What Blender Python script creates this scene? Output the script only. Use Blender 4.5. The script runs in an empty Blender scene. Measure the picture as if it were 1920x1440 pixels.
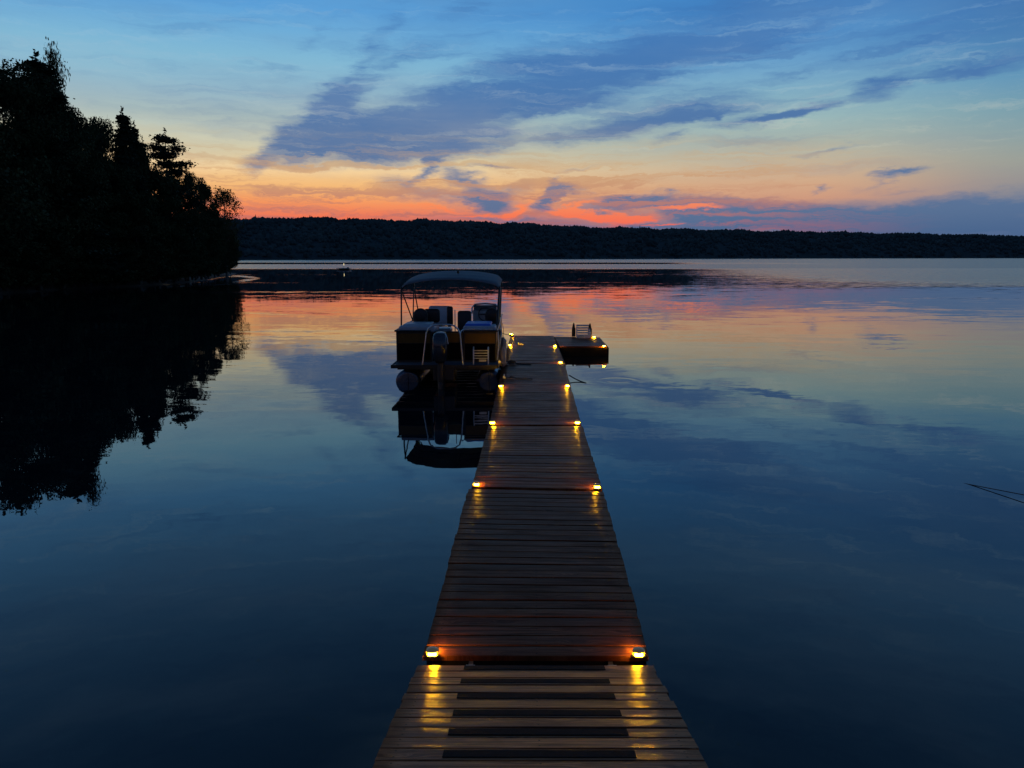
import bpy, bmesh, math, random
import numpy as np
from mathutils import Vector, Matrix, Euler

# ------------------------------------------------------------------ camera
sc = bpy.context.scene
F, TH, H = 1450.0, math.radians(9.32), 3.0
cam_d = bpy.data.cameras.new("camera")
cam = bpy.data.objects.new("camera", cam_d)
sc.collection.objects.link(cam)
cam.location = (0, 0, H)
cam.rotation_euler = (math.pi/2 - TH, 0, 0)
cam_d.sensor_width = 36.0
cam_d.lens = 36.0 * F / 1920.0
cam_d.clip_start, cam_d.clip_end = 0.05, 30000
sc.camera = cam
sc.view_settings.view_transform = 'Standard'
sc.view_settings.look = 'None'
sc.view_settings.exposure = 0.0
sc.view_settings.gamma = 1.0
sc.cycles.use_denoising = True
sc.cycles.sample_clamp_indirect = 4.0
sc.cycles.max_bounces = 6
sc.cycles.caustics_reflective = False

# survey helpers: turn a measured sight line into a compass direction or a real place
def ray(px, py):
    x = (px-960)/F; y = (720-py)/F
    return (x, math.cos(TH)+y*math.sin(TH), -math.sin(TH)+y*math.cos(TH))
def at(px, py, z):
    d = ray(px, py); t = (z-H)/d[2]
    return Vector((d[0]*t, d[1]*t, z))
def azel(px, py):
    d = ray(px, py)
    return math.degrees(math.atan2(d[0], d[1])), math.degrees(math.atan2(d[2], math.hypot(d[0], d[1])))
def lin(c):
    return tuple(((v/255/12.92) if v/255 <= 0.04045 else ((v/255+0.055)/1.055)**2.4) for v in c)

# ------------------------------------------------------------------ world: dusk sky
world = bpy.data.worlds.new("World")
sc.world = world
world.use_nodes = True
nt = world.node_tree
nt.nodes.clear()

class G:
    """tiny node helper"""
    def __init__(s, nt): s.nt = nt
    def n(s, t, **k):
        o = s.nt.nodes.new(t)
        for a, b in k.items(): setattr(o, a, b)
        return o
    def put(s, sock, v):
        if v is None: return
        if isinstance(v, bpy.types.NodeSocket): s.nt.links.new(v, sock)
        else: sock.default_value = v
    def m(s, op, a, b=None, c=None, clamp=False):
        o = s.n('ShaderNodeMath', operation=op, use_clamp=clamp)
        s.put(o.inputs[0], a); s.put(o.inputs[1], b); s.put(o.inputs[2], c)
        return o.outputs[0]
    def v(s, op, a, b=None, scale=None):
        o = s.n('ShaderNodeVectorMath', operation=op)
        s.put(o.inputs[0], a); s.put(o.inputs[1], b)
        if scale is not None: s.put(o.inputs['Scale'], scale)
        return o.outputs['Value'] if op in ('LENGTH', 'DOT_PRODUCT', 'DISTANCE') else o.outputs[0]
    def xyz(s, x, y, z=0.0):
        o = s.n('ShaderNodeCombineXYZ')
        s.put(o.inputs[0], x); s.put(o.inputs[1], y); s.put(o.inputs[2], z)
        return o.outputs[0]
    def sep(s, v):
        o = s.n('ShaderNodeSeparateXYZ'); s.put(o.inputs[0], v); return o.outputs
    def map(s, v, loc=(0,0,0), rot=0.0, scale=(1,1,1), kind='POINT'):
        o = s.n('ShaderNodeMapping', vector_type=kind)
        s.put(o.inputs['Vector'], v)
        if kind != 'VECTOR': o.inputs['Location'].default_value = loc
        o.inputs['Rotation'].default_value = (0,0,rot)
        o.inputs['Scale'].default_value = scale
        return o.outputs[0]
    def noise(s, v, scale=1.0, detail=2.0, rough=0.5, dist=0.0, color=False):
        o = s.n('ShaderNodeTexNoise')
        s.put(o.inputs['Vector'], v); o.inputs['Scale'].default_value = scale
        o.inputs['Detail'].default_value = detail; o.inputs['Roughness'].default_value = rough
        o.inputs['Distortion'].default_value = dist
        return o.outputs['Color' if color else 'Fac']
    def ss(s, x, a, b, lo=0.0, hi=1.0, kind='SMOOTHSTEP'):
        o = s.n('ShaderNodeMapRange', interpolation_type=kind)
        s.put(o.inputs['Value'], x)
        for i, q in ((1, a), (2, b), (3, lo), (4, hi)): s.put(o.inputs[i], q)
        return o.outputs[0]
    def ramp(s, x, stops, interp='LINEAR'):
        o = s.n('ShaderNodeValToRGB'); s.put(o.inputs[0], x)
        e = o.color_ramp; e.interpolation = interp
        stops = sorted(stops, key=lambda q: q[0])
        while len(e.elements) < len(stops): e.elements.new(0.5)
        for el, (p, c) in zip(e.elements, stops):
            el.position = p
        for el, (p, c) in zip(e.elements, stops):
            el.position = p; el.color = (*c, 1)
        return o.outputs[0]
    def mix(s, f, a, b, blend='MIX'):
        o = s.n('ShaderNodeMix', data_type='RGBA', blend_type=blend)
        s.put(o.inputs[0], f)
        s.put(o.inputs[6], (*a, 1) if isinstance(a, tuple) else a)
        s.put(o.inputs[7], (*b, 1) if isinstance(b, tuple) else b)
        return o.outputs[2]

g = G(nt)
dirn = g.v('NORMALIZE', g.n('ShaderNodeTexCoord').outputs['Generated'])
dx, dy, dz = g.sep(dirn)
az = g.m('MULTIPLY', g.m('ARCTAN2', dx, dy), 57.29578)
el = g.m('MULTIPLY', g.m('ARCSINE', dz), 57.29578)
P = g.xyz(az, el, 0.0)
E0, E1 = -5.0, 90.0
elf = g.m('DIVIDE', g.m('SUBTRACT', el, E0), E1-E0)
def skyramp(col, pts, ext):
    # pts: colours of the clear sky at measured heights, ext: (degrees, colour) above them
    st = [((azel(col, y)[1]-E0)/(E1-E0), lin(c)) for y, c in pts]
    st += [((e-E0)/(E1-E0), lin(c)) for e, c in ext]
    return g.ramp(elf, st)
EXT = [(22, (78,134,186)), (30, (56,102,150)), (42, (27,60,98)), (60, (14,32,62)), (90, (10,24,48))]
rl = skyramp(420, [(482,(206,98,84)), (404,(234,120,90)), (392,(246,132,88)), (372,(250,158,96)), (350,(247,184,116)), (331,(244,194,132)), (312,(250,216,162)), (290,(222,204,164)),
                   (265,(208,204,176)), (240,(192,200,186)), (215,(170,188,186)), (185,(154,182,194)), (150,(144,186,206)), (100,(130,184,212)), (50,(112,174,216)), (0,(92,160,216))], EXT)
rr = skyramp(1500, [(482,(96,112,144)), (425,(112,118,146)), (400,(150,130,138)), (372,(208,154,126)), (342,(212,170,136)), (300,(196,182,156)), (262,(170,182,172)), (220,(154,184,186)),
                    (170,(132,176,196)), (110,(106,162,204)), (60,(84,148,204)), (0,(62,128,194))], EXT)
rf = skyramp(1850, [(482,(70,100,138)), (430,(86,108,146)), (380,(132,134,146)), (340,(152,148,146)), (300,(154,160,152)), (250,(138,162,166)), (200,(118,158,174)),
                    (150,(98,150,184)), (90,(76,130,178)), (0,(56,108,168))], EXT)
sky = g.mix(g.ss(az, -14, 19), rl, rr)
sky = g.mix(g.ss(az, 20, 34), sky, rf)
back = g.ramp(elf, [((e-E0)/(E1-E0), lin(c)) for e, c in
                    [(-5,(34,46,70)), (3,(52,70,102)), (15,(48,74,116)), (35,(26,54,96)), (90,(12,30,62))]])
sky = g.mix(g.ss(g.m('ABSOLUTE', az), 42, 110), sky, back)

# warped coordinates for the clouds
w1 = g.v('SUBTRACT', g.noise(g.map(P, scale=(0.10, 0.17, 1)), 1.0, 2.0, 0.5, color=True), (0.5,0.5,0.5))
w2 = g.v('SUBTRACT', g.noise(g.map(P, rot=math.radians(-14), scale=(0.22, 0.9, 1)), 1.0, 4.0, 0.6, color=True), (0.5,0.5,0.5))
Pw = g.v('ADD', P, g.v('MULTIPLY', w1, (3.4, 1.6, 0)))
w3 = g.v('SUBTRACT', g.noise(g.map(P, rot=math.radians(-20), scale=(0.9, 2.4, 1)), 1.0, 5.0, 0.65, color=True), (0.5,0.5,0.5))
Pw = g.v('ADD', Pw, g.v('MULTIPLY', w2, (3.6, 1.5, 0)))
Pw = g.v('ADD', Pw, g.v('MULTIPLY', w3, (1.3, 0.7, 0)))
def strokes(vec, lst):
    acc = None
    for (px, py, L, W, ang, s) in lst:
        a = math.radians(ang)
        c = azel(px, py)
        p1 = azel(px+L*math.cos(a), py-L*math.sin(a)); p0 = azel(px-L*math.cos(a), py+L*math.sin(a))
        q1 = azel(px-W*math.sin(a), py-W*math.cos(a)); q0 = azel(px+W*math.sin(a), py+W*math.cos(a))
        ln = math.dist(p0, p1)/2; wd = math.dist(q0, q1)/2
        rot = math.atan2(p1[1]-p0[1], p1[0]-p0[0])
        mp = g.map(vec, loc=(c[0], c[1], 0), rot=rot, scale=(ln, wd, 1), kind='TEXTURE')
        gr = g.n('ShaderNodeTexGradient', gradient_type='SPHERICAL')
        g.put(gr.inputs[0], mp)
        acc = g.m('MULTIPLY_ADD', gr.outputs['Fac'], s, acc if acc is not None else 0.0)
    return acc
DARK = [
 (492,306,50,26,32,1.0), (545,284,80,40,14,1.2), (640,258,150,76,6,1.5), (612,215,72,56,62,1.2), (650,165,80,46,40,.9),
 (720,128,130,40,26,.55), (760,258,240,70,4,1.4), (830,222,250,84,12,1.1), (1000,165,360,84,15,1.1), (1230,98,430,100,16,1.0),
 (1450,46,380,84,14,.75), (1720,80,360,50,12,.55), (980,262,220,34,8,.8), (1170,235,200,38,9,.95), (1285,200,190,38,9,.95),
 (1430,222,170,15,9,1.0), (1530,205,120,15,13,.85), (1655,166,64,34,22,.95), (1700,148,170,18,9,.6), (1860,124,190,22,11,1.3),
 (1330,215,260,18,10,.5), (865,10,30,44,-60,.8), (740,30,80,60,60,.4), (520,128,100,22,-8,.4), (900,60,210,50,18,.35),
 (470,190,200,90,-8,.20), (400,250,170,70,-4,.14), (1240,262,44,9,8,.8), (1560,280,90,8,10,.65), (1400,268,160,12,4,.4), (1600,315,300,14,2,.25),
 (705,85,120,20,52,.45), (600,70,130,16,35,.3), (1120,40,260,16,22,.35), (260,110,150,14,-6,.35), (330,60,200,22,8,.22), (1000,215,220,14,17,.5), (1500,130,260,12,12,.45), (1780,40,200,16,14,.5),
 # low clouds
 (820,298,13,12,60,1.1), (800,325,60,17,42,1.1), (755,350,70,20,-14,.9), (850,374,130,17,-4,.85), (925,321,60,5,0,1.3), (850,336,60,30,-28,.95),
 (905,368,62,34,-24,1.6), (960,357,62,18,8,1.1), (1043,345,17,20,80,1.5), (1035,372,52,17,34,1.6), (1062,357,44,16,12,1.5),
 (1170,376,130,20,4,1.5), (1290,382,210,20,-3,1.25), (1090,318,60,7,6,.5), (1450,398,280,28,-2,1.3), (1700,410,440,52,0,1.9),
 (1500,425,440,24,0,1.4), (1800,382,250,28,4,1.2), (1675,328,62,11,6,1.8), (1635,345,55,8,10,.6), (1530,352,24,7,16,1.1), (1690,352,70,8,2,.6),
 (1290,404,66,13,-2,1.3), (960,411,180,12,-2,1.1), (1160,425,250,12,0,1.1), (1380,412,140,24,0,1.3), (1000,384,80,9,-6,.7),
]
dd = strokes(Pw, DARK)
streak = g.noise(g.map(Pw, rot=math.radians(-13), scale=(0.06, 0.8, 1)), 1.0, 7.0, 0.62)
wisp = g.noise(g.map(Pw, rot=math.radians(-10), scale=(0.05, 0.42, 1)), 1.0, 8.0, 0.62)
fine = g.noise(g.map(Pw, rot=math.radians(-14), scale=(0.13, 2.1, 1)), 1.0, 7.0, 0.6)
dd = g.m('MULTIPLY', dd, g.ss(streak, 0.30, 0.70, 0.52, 1.42, 'LINEAR'))
dd = g.m('ADD', dd, g.m('MULTIPLY', g.m('SUBTRACT', fine, 0.5), g.ss(el, 4, 13, 0.25, 1.15)))
dd = g.m('ADD', dd, g.m('MULTIPLY', g.m('SUBTRACT', wisp, 0.5), g.ss(el, 3, 13, 0.45, 1.9)))
alpha = g.ss(dd, -0.12, 1.25, 0.0, 0.96)
ccol = g.ramp(elf, [((e-E0)/(E1-E0), lin(c)) for e, c in
     [(-5,(58,84,120)), (1.2,(70,98,138)), (3,(86,112,148)), (5,(88,116,156)), (8,(80,114,162)), (11,(74,118,172)), (15,(66,120,182)),
      (20,(56,104,164)), (30,(38,76,126)), (45,(20,48,88)), (90,(9,22,46))]])
sky = g.mix(alpha, sky, ccol)
# general high veil that greys the blue in places
veil = g.ss(g.noise(g.map(P, rot=math.radians(-10), scale=(0.035, 0.16, 1)), 1.0, 5.0, 0.6), 0.42, 0.72, 0.0, 0.38)
veil = g.m('MULTIPLY', veil, g.ss(el, 5, 9))
sky = g.mix(veil, sky, g.mix(g.ss(el, 6, 16), lin((160,162,166)), lin((104,146,188))))
# fine pale ice wisps combed up to the right
ice = g.ss(g.noise(g.map(Pw, rot=math.radians(-15), scale=(0.10, 1.5, 1)), 1.0, 8.0, 0.65), 0.50, 0.74, 0.0, 0.33)
ice = g.m('MULTIPLY', ice, g.m('MULTIPLY', g.ss(el, 4.5, 8), g.ss(el, 30, 14)))
sky = g.mix(ice, sky, g.mix(g.ss(el, 6, 15), lin((214,208,184)), lin((150,190,216))))
# thin mauve lines low down, and the lit undersides still catching the sun
lines = g.ss(g.noise(g.map(Pw, rot=math.radians(-1), scale=(0.055, 1.5, 1)), 1.0, 6.0, 0.62), 0.43, 0.62, 0.0, 0.8)
lines = g.m('MULTIPLY', lines, g.m('MULTIPLY', g.ss(el, 9.5, 5.0), g.ss(az, 30, 12)))
sky = g.mix(lines, sky, g.ramp(elf, [((e-E0)/(E1-E0), lin(c)) for e, c in [(2,(176,98,104)), (4,(190,128,112)), (6,(206,160,116)), (9,(186,178,146))]]))
GLOW = [(1110,398,120,11,-6,2.0), (1180,412,70,11,10,1.2), (1290,392,90,7,0,1.3), (965,392,60,9,22,1.6), (900,402,90,6,4,1.2), (700,396,200,5,2,.6),
        (560,388,160,4,0,.4), (1240,419,60,4,3,1.7), (1075,385,50,8,18,1.4), (800,388,120,5,-6,.7), (620,402,220,7,0,.5)]
gl = g.m('MULTIPLY', strokes(Pw, GLOW), g.ss(streak, 0.3, 0.7, 0.7, 1.4, 'LINEAR'))
gl = g.ss(gl, 0.05, 1.2, 0.0, 0.85)
sky = g.mix(gl, sky, g.mix(g.ss(el, 1.8, 4.5), lin((255,104,72)), lin((255,146,92))))
bg = g.n('ShaderNodeBackground'); g.put(bg.inputs[0], sky); bg.inputs[1].default_value = 1.0
out = g.n('ShaderNodeOutputWorld'); nt.links.new(bg.outputs[0], out.inputs[0])
world.cycles.sampling_method = 'MANUAL'
world.cycles.sample_map_resolution = 512

# ------------------------------------------------------------------ scene helpers
col = sc.collection
rnd = random.Random(11)
nrs = np.random.RandomState(5)

def tag(o, label=None, cat=None, group=None, kind=None):
    if label: o['label'] = label
    if cat: o['category'] = cat
    if group: o['group'] = group
    if kind: o['kind'] = kind
    return o
def empty(name, loc=(0,0,0), rz=0.0):
    o = bpy.data.objects.new(name, None); col.objects.link(o)
    o.location = loc; o.rotation_euler = (0,0,rz); o.empty_display_size = 0.2
    return o

class MB:
    def __init__(s): s.v = []; s.f = []; s.sm = []
    def add(s, vs, fs, smooth=False):
        b = len(s.v); s.v += [tuple(v) for v in vs]
        s.f += [tuple(i+b for i in f) for f in fs]; s.sm += [smooth]*len(fs)
    def box(s, c, d, rz=0.0, rx=0.0, ry=0.0, taper=1.0):
        R = Euler((rx, ry, rz)).to_matrix(); c = Vector(c)
        vs = []
        for z in (-1, 1):
            k = taper if z > 0 else 1.0
            for x, y in ((-1,-1), (1,-1), (1,1), (-1,1)):
                vs.append(c + R @ Vector((x*d[0]/2*k, y*d[1]/2*k, z*d[2]/2)))
        s.add(vs, [(3,2,1,0), (4,5,6,7), (0,1,5,4), (1,2,6,5), (2,3,7,6), (3,0,4,7)])
    def rbox(s, c, d, r=0.03, seg=3, rz=0.0, rx=0.0, ry=0.0):
        """box with rounded edges, as one smooth cushion"""
        bm = bmesh.new(); bmesh.ops.create_cube(bm, size=1.0)
        for v in bm.verts: v.co = Vector((v.co.x*d[0], v.co.y*d[1], v.co.z*d[2]))
        bmesh.ops.bevel(bm, geom=bm.edges[:], offset=min(r, min(d)*0.49), segments=seg, profile=0.5, affect='EDGES')
        R = Euler((rx, ry, rz)).to_matrix(); c = Vector(c)
        bm.verts.ensure_lookup_table()
        vs = [c + R @ v.co for v in bm.verts]; fs = [[v.index for v in f.verts] for f in bm.faces]
        bm.free(); s.add(vs, fs, True)
    def tube(s, pts, r, n=8, caps=True):
        pts = [Vector(p) for p in pts]
        rs = r if isinstance(r, (list, tuple)) else [r]*len(pts)
        vs = []; up = None
        for i, p in enumerate(pts):
            d = (pts[min(i+1, len(pts)-1)] - pts[max(i-1, 0)]).normalized()
            if up is None:
                up = Vector((0,0,1)) if abs(d.z) < 0.9 else Vector((0,1,0))
            a = d.cross(up).normalized(); b = a.cross(d).normalized(); up = b
            for k in range(n):
                t = 2*math.pi*k/n
                vs.append(p + (a*math.cos(t) + b*math.sin(t))*rs[i])
        fs = []
        for i in range(len(pts)-1):
            for k in range(n):
                fs.append((i*n+k, i*n+(k+1) % n, (i+1)*n+(k+1) % n, (i+1)*n+k))
        s.add(vs, fs, True)
        if caps:
            s.add(vs[:n], [tuple(range(n))[::-1]]); s.add(vs[-n:], [tuple(range(n))])
    def lathe(s, prof, c=(0,0,0), n=16, axis='Z', sx=1.0, sy=1.0):
        vs = []
        for (r, z) in prof:
            for k in range(n):
                t = 2*math.pi*k/n
                p = (r*math.cos(t)*sx, r*math.sin(t)*sy, z)
                if axis == 'Y': p = (p[0], z, p[1])
                vs.append(Vector(c)+Vector(p))
        fs = []
        for i in range(len(prof)-1):
            for k in range(n):
                fs.append((i*n+k, i*n+(k+1) % n, (i+1)*n+(k+1) % n, (i+1)*n+k))
        fs.append(tuple(range(n))[::-1]); fs.append(tuple(range((len(prof)-1)*n, len(prof)*n)))
        s.add(vs, fs, True)
    def prism(s, poly, depth, M):
        """poly in local xz, pushed along local y by depth"""
        n = len(poly)
        vs = [M @ Vector((x, 0, z)) for x, z in poly] + [M @ Vector((x, depth, z)) for x, z in poly]
        s.add(vs, [tuple(range(n)), tuple(range(n, 2*n))[::-1]] + [(i, i+n, (i+1) % n+n, (i+1) % n) for i in range(n)])
    def build(s, name, mat, parent=None, bevel=0.0, loc=None):
        me = bpy.data.meshes.new(name); me.from_pydata(s.v, [], s.f); me.update()
        bm = bmesh.new(); bm.from_mesh(me); bmesh.ops.recalc_face_normals(bm, faces=bm.faces); bm.to_mesh(me); bm.free()
        me.polygons.foreach_set('use_smooth', s.sm)
        me.materials.append(mat)
        o = bpy.data.objects.new(name, me); col.objects.link(o)
        if parent: o.parent = parent
        if loc: o.location = loc
        if bevel:
            b = o.modifiers.new('bevel', 'BEVEL'); b.width = bevel; b.segments = 2; b.limit_method = 'ANGLE'; b.angle_limit = math.radians(40)
        return o
def copy_tree(o, parent=None):
    c = o.copy(); col.objects.link(c)
    if parent: c.parent = parent
    for ch in list(o.children): copy_tree(ch, c)
    return c

# ------------------------------------------------------------------ materials
def mat(name, c, rough=0.5, metal=0.0, var=0.25, scale=6.0, bump=0.0, bscale=60.0, spec=0.5, coat=0.0, emit=None, estr=0.0):
    m = bpy.data.materials.new(name); m.use_nodes = True
    q = G(m.node_tree); b = m.node_tree.nodes['Principled BSDF']
    tc = q.n('ShaderNodeTexCoord').outputs['Object']
    nz = q.noise(tc, scale, 4.0, 0.6)
    lo = tuple(v*(1-var) for v in c); hi = tuple(min(1, v*(1+var)) for v in c)
    q.put(b.inputs['Base Color'], q.mix(q.ss(nz, 0.3, 0.7, kind='LINEAR'), lo, hi))
    q.put(b.inputs['Roughness'], q.ss(nz, 0.2, 0.8, max(0.02, rough*0.85), min(1, rough*1.15), 'LINEAR'))
    b.inputs['Metallic'].default_value = metal
    b.inputs['Specular IOR Level'].default_value = spec
    b.inputs['Coat Weight'].default_value = coat
    if bump:
        bn = q.n('ShaderNodeBump'); bn.inputs['Strength'].default_value = 1.0; bn.inputs['Distance'].default_value = bump
        q.put(bn.inputs['Height'], q.noise(tc, bscale, 3.0, 0.6)); q.put(b.inputs['Normal'], bn.outputs[0])
    if emit:
        b.inputs['Emission Color'].default_value = (*emit, 1); b.inputs['Emission Strength'].default_value = estr
    return m

M = {}
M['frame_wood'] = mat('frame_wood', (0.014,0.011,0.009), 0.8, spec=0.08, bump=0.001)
M['black'] = mat('black_plastic', (0.012,0.013,0.015), 0.45)
M['grip'] = mat('grip_tape', (0.010,0.011,0.013), 0.95, var=0.6, scale=25, spec=0.12, bump=0.0006, bscale=900)
M['steel'] = mat('galvanised_steel', (0.45,0.46,0.48), 0.35, 0.9)
M['alu'] = mat('brushed_aluminium', (0.55,0.57,0.6), 0.3, 0.95, scale=12)
M['tube_alu'] = mat('pontoon_aluminium', (0.08,0.095,0.13), 0.26, 0.85, scale=4)
M['panel_dark'] = mat('dark_panel', (0.003,0.003,0.004), 0.55, 0.0, spec=0.05)
M['gold'] = mat('gold_panel', (0.10,0.056,0.008), 0.32, 0.5, var=0.12)
M['rail'] = mat('dark_rail', (0.012,0.013,0.016), 0.35, 0.2)
M['cushion'] = mat('pale_vinyl', (0.32,0.37,0.44), 0.4, var=0.12, bump=0.0006, bscale=200)
M['cushion_blue'] = mat('blue_vinyl', (0.02,0.12,0.60), 0.35, var=0.12, bump=0.0006, bscale=200)
M['cushion_white'] = mat('white_vinyl', (0.7,0.76,0.85), 0.4, var=0.08)
M['seat_black'] = mat('black_vinyl', (0.01,0.01,0.012), 0.5)
M['canvas'] = mat('canvas', (0.10,0.13,0.16), 0.8, var=0.2, bump=0.002, bscale=9)
M['motor'] = mat('motor_paint', (0.02,0.03,0.05), 0.25, 0.3, coat=0.5)
M['grey_trim'] = mat('grey_trim', (0.3,0.32,0.35), 0.4, 0.3)
M['carpet'] = mat('marine_carpet', (0.07,0.09,0.12), 0.9, bump=0.002, bscale=300)
M['glass_dark'] = mat('smoked_screen', (0.03,0.035,0.04), 0.08)
M['rope'] = mat('rope', (0.05,0.05,0.055), 0.8, bump=0.003, bscale=80)
M['rope_white'] = mat('pale_rope', (0.42,0.40,0.36), 0.8, bump=0.003, bscale=80)
M['fender'] = mat('fender_vinyl', (0.34,0.32,0.30), 0.35, var=0.1)
M['white_plastic'] = mat('white_plastic', (0.55,0.57,0.6), 0.45, var=0.12)
M['post_wood'] = mat('post_wood', (0.05,0.036,0.028), 0.75, bump=0.002)
M['housing'] = mat('lamp_housing', (0.10,0.11,0.10), 0.3, var=0.2, coat=0.4)
M['lamp'] = mat('lamp_lens', (0.9,0.6,0.3), 0.4, var=0.05, emit=(1.0,0.46,0.0060), estr=420.0)
M['lamp_clear'] = mat('lamp_diffuser', (0.6,0.4,0.15), 0.3, var=0.05, emit=(1.0,0.42,0.02), estr=4.0)
M['lamp_cap'] = mat('self_lit_cap', (0.25,0.24,0.18), 0.25, coat=0.4, emit=(0.75,0.55,0.22), estr=0.05)  # opaque cap; faint emission stands in for LED light shining through it
M['raft_lamp'] = mat('mast_lamp', (0.9,0.8,0.5), 0.4, emit=(1.0,0.80,0.40), estr=1.2)
M['bark'] = mat('bark', (0.05,0.042,0.035), 0.9, bump=0.01, bscale=14)
M['birch_bark'] = mat('birch_bark', (0.14,0.13,0.11), 0.8, bump=0.004, bscale=14)
M['soil'] = mat('soil', (0.035,0.032,0.026), 0.95, scale=0.7, bump=0.03, bscale=6)

def leaf_mat(name, a, b):
    m = bpy.data.materials.new(name); m.use_nodes = True
    q = G(m.node_tree); p = m.node_tree.nodes['Principled BSDF']
    tc = q.n('ShaderNodeTexCoord').outputs['Object']
    nz = q.noise(tc, 0.9, 3.0, 0.6)
    q.put(p.inputs['Base Color'], q.mix(q.ss(nz, 0.35, 0.65), a, b))
    p.inputs['Roughness'].default_value = 0.75; p.inputs['Specular IOR Level'].default_value = 0.15
    return m
M['leaf'] = leaf_mat('leaf', (0.028,0.042,0.018), (0.06,0.08,0.03))
M['leaf_warm'] = leaf_mat('leaf_warm', (0.05,0.055,0.02), (0.09,0.085,0.03))
M['needle'] = leaf_mat('needle', (0.018,0.032,0.02), (0.035,0.055,0.03))

# decking timber: attribute bc = (metres along board, metres across, board number)
def wood(name, c1, c2, rough, knots=1.0, spec=0.055):
    m = bpy.data.materials.new(name); m.use_nodes = True
    q = G(m.node_tree); b = m.node_tree.nodes['Principled BSDF']
    at_ = q.n('ShaderNodeAttribute', attribute_name='bc').outputs['Vector']
    bx, by, bz = q.sep(at_)
    seed = q.m('MULTIPLY', bz, 7.31)
    base = q.xyz(bx, by, seed)
    kn = q.n('ShaderNodeTexVoronoi', feature='F1'); q.put(kn.inputs['Vector'], q.map(base, scale=(2.6, 7.5, 1))); kn.inputs['Scale'].default_value = 1.0
    kd = kn.outputs['Distance']
    pull = q.m('MULTIPLY', q.ss(kd, 0.45, 0.0), 0.05)
    v = q.xyz(bx, q.m('ADD', by, pull), seed)
    gr = q.noise(q.map(v, scale=(1.3, 34, 1)), 1.0, 6.0, 0.7, 0.5)
    fine = q.noise(q.map(v, scale=(4, 170, 1)), 1.0, 3.0, 0.6)
    tone = q.noise(q.xyz(q.m('MULTIPLY', bx, 0.25), 0.0, q.m('MULTIPLY', bz, 3.77)), 1.0, 1.0)
    stain = q.noise(q.map(base, scale=(1.5, 4, 0.2)), 1.3, 5.0, 0.65)
    colr = q.mix(q.ss(gr, 0.40, 0.60), c1, c2)
    colr = q.mix(q.ss(fine, 0.35, 0.65, 0.0, 0.6), colr, tuple(v_*0.45 for v_ in c1))
    colr = q.mix(q.ss(tone, 0.35, 0.65, 0.0, 0.6), colr, tuple(v_*0.6 for v_ in c1))
    colr = q.mix(q.ss(stain, 0.5, 0.72, 0.0, 0.6), colr, tuple(v_*0.5 for v_ in c1))
    kmask = q.m('MULTIPLY', q.ss(kd, 0.13, 0.04), q.ss(kn.outputs['Color'], 0.52, 0.54))
    colr = q.mix(q.m('MULTIPLY', kmask, knots), colr, (0.012,0.008,0.006))
    sx_ = q.m('MINIMUM', q.m('MINIMUM', q.m('ABSOLUTE', q.m('SUBTRACT', bx, 0.075)), q.m('ABSOLUTE', q.m('SUBTRACT', bx, 0.76))), q.m('ABSOLUTE', q.m('SUBTRACT', bx, 1.445)))
    sy_ = q.m('MINIMUM', q.m('ABSOLUTE', q.m('SUBTRACT', by, 0.034)), q.m('ABSOLUTE', q.m('SUBTRACT', by, 0.104)))
    scr = q.ss(q.m('SQRT', q.m('ADD', q.m('MULTIPLY', sx_, sx_), q.m('MULTIPLY', sy_, sy_))), 0.0065, 0.0045)
    colr = q.mix(scr, colr, (0.008,0.007,0.007))
    scuff = q.m('MULTIPLY', q.ss(q.noise(q.map(base, scale=(1.6, 9, 1)), 2.0, 6.0, 0.7), 0.66, 0.74), 0.35)
    colr = q.mix(scuff, colr, (0.17,0.14,0.13))
    q.put(b.inputs['Base Color'], colr)
    q.put(b.inputs['Roughness'], q.m('ADD', q.ss(stain, 0.3, 0.7, rough-0.10, rough+0.12, 'LINEAR'), q.ss(fine, 0.3, 0.8, -0.03, 0.08, 'LINEAR')))
    b.inputs['Specular IOR Level'].default_value = spec
    bn = q.n('ShaderNodeBump'); bn.inputs['Distance'].default_value = 0.004; bn.inputs['Strength'].default_value = 0.8
    hh = q.m('ADD', q.m('MULTIPLY', gr, 1.0), q.m('MULTIPLY', fine, 0.35))
    hh = q.m('SUBTRACT', hh, q.m('MULTIPLY', q.m('ADD', kmask, scr), 1.0))
    q.put(bn.inputs['Height'], hh); q.put(b.inputs['Normal'], bn.outputs[0])
    return m
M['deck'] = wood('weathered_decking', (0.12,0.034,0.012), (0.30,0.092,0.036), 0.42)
M['ramp'] = wood('ramp_decking', (0.16,0.050,0.020), (0.55,0.20,0.080), 0.34, spec=0.15)

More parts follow.
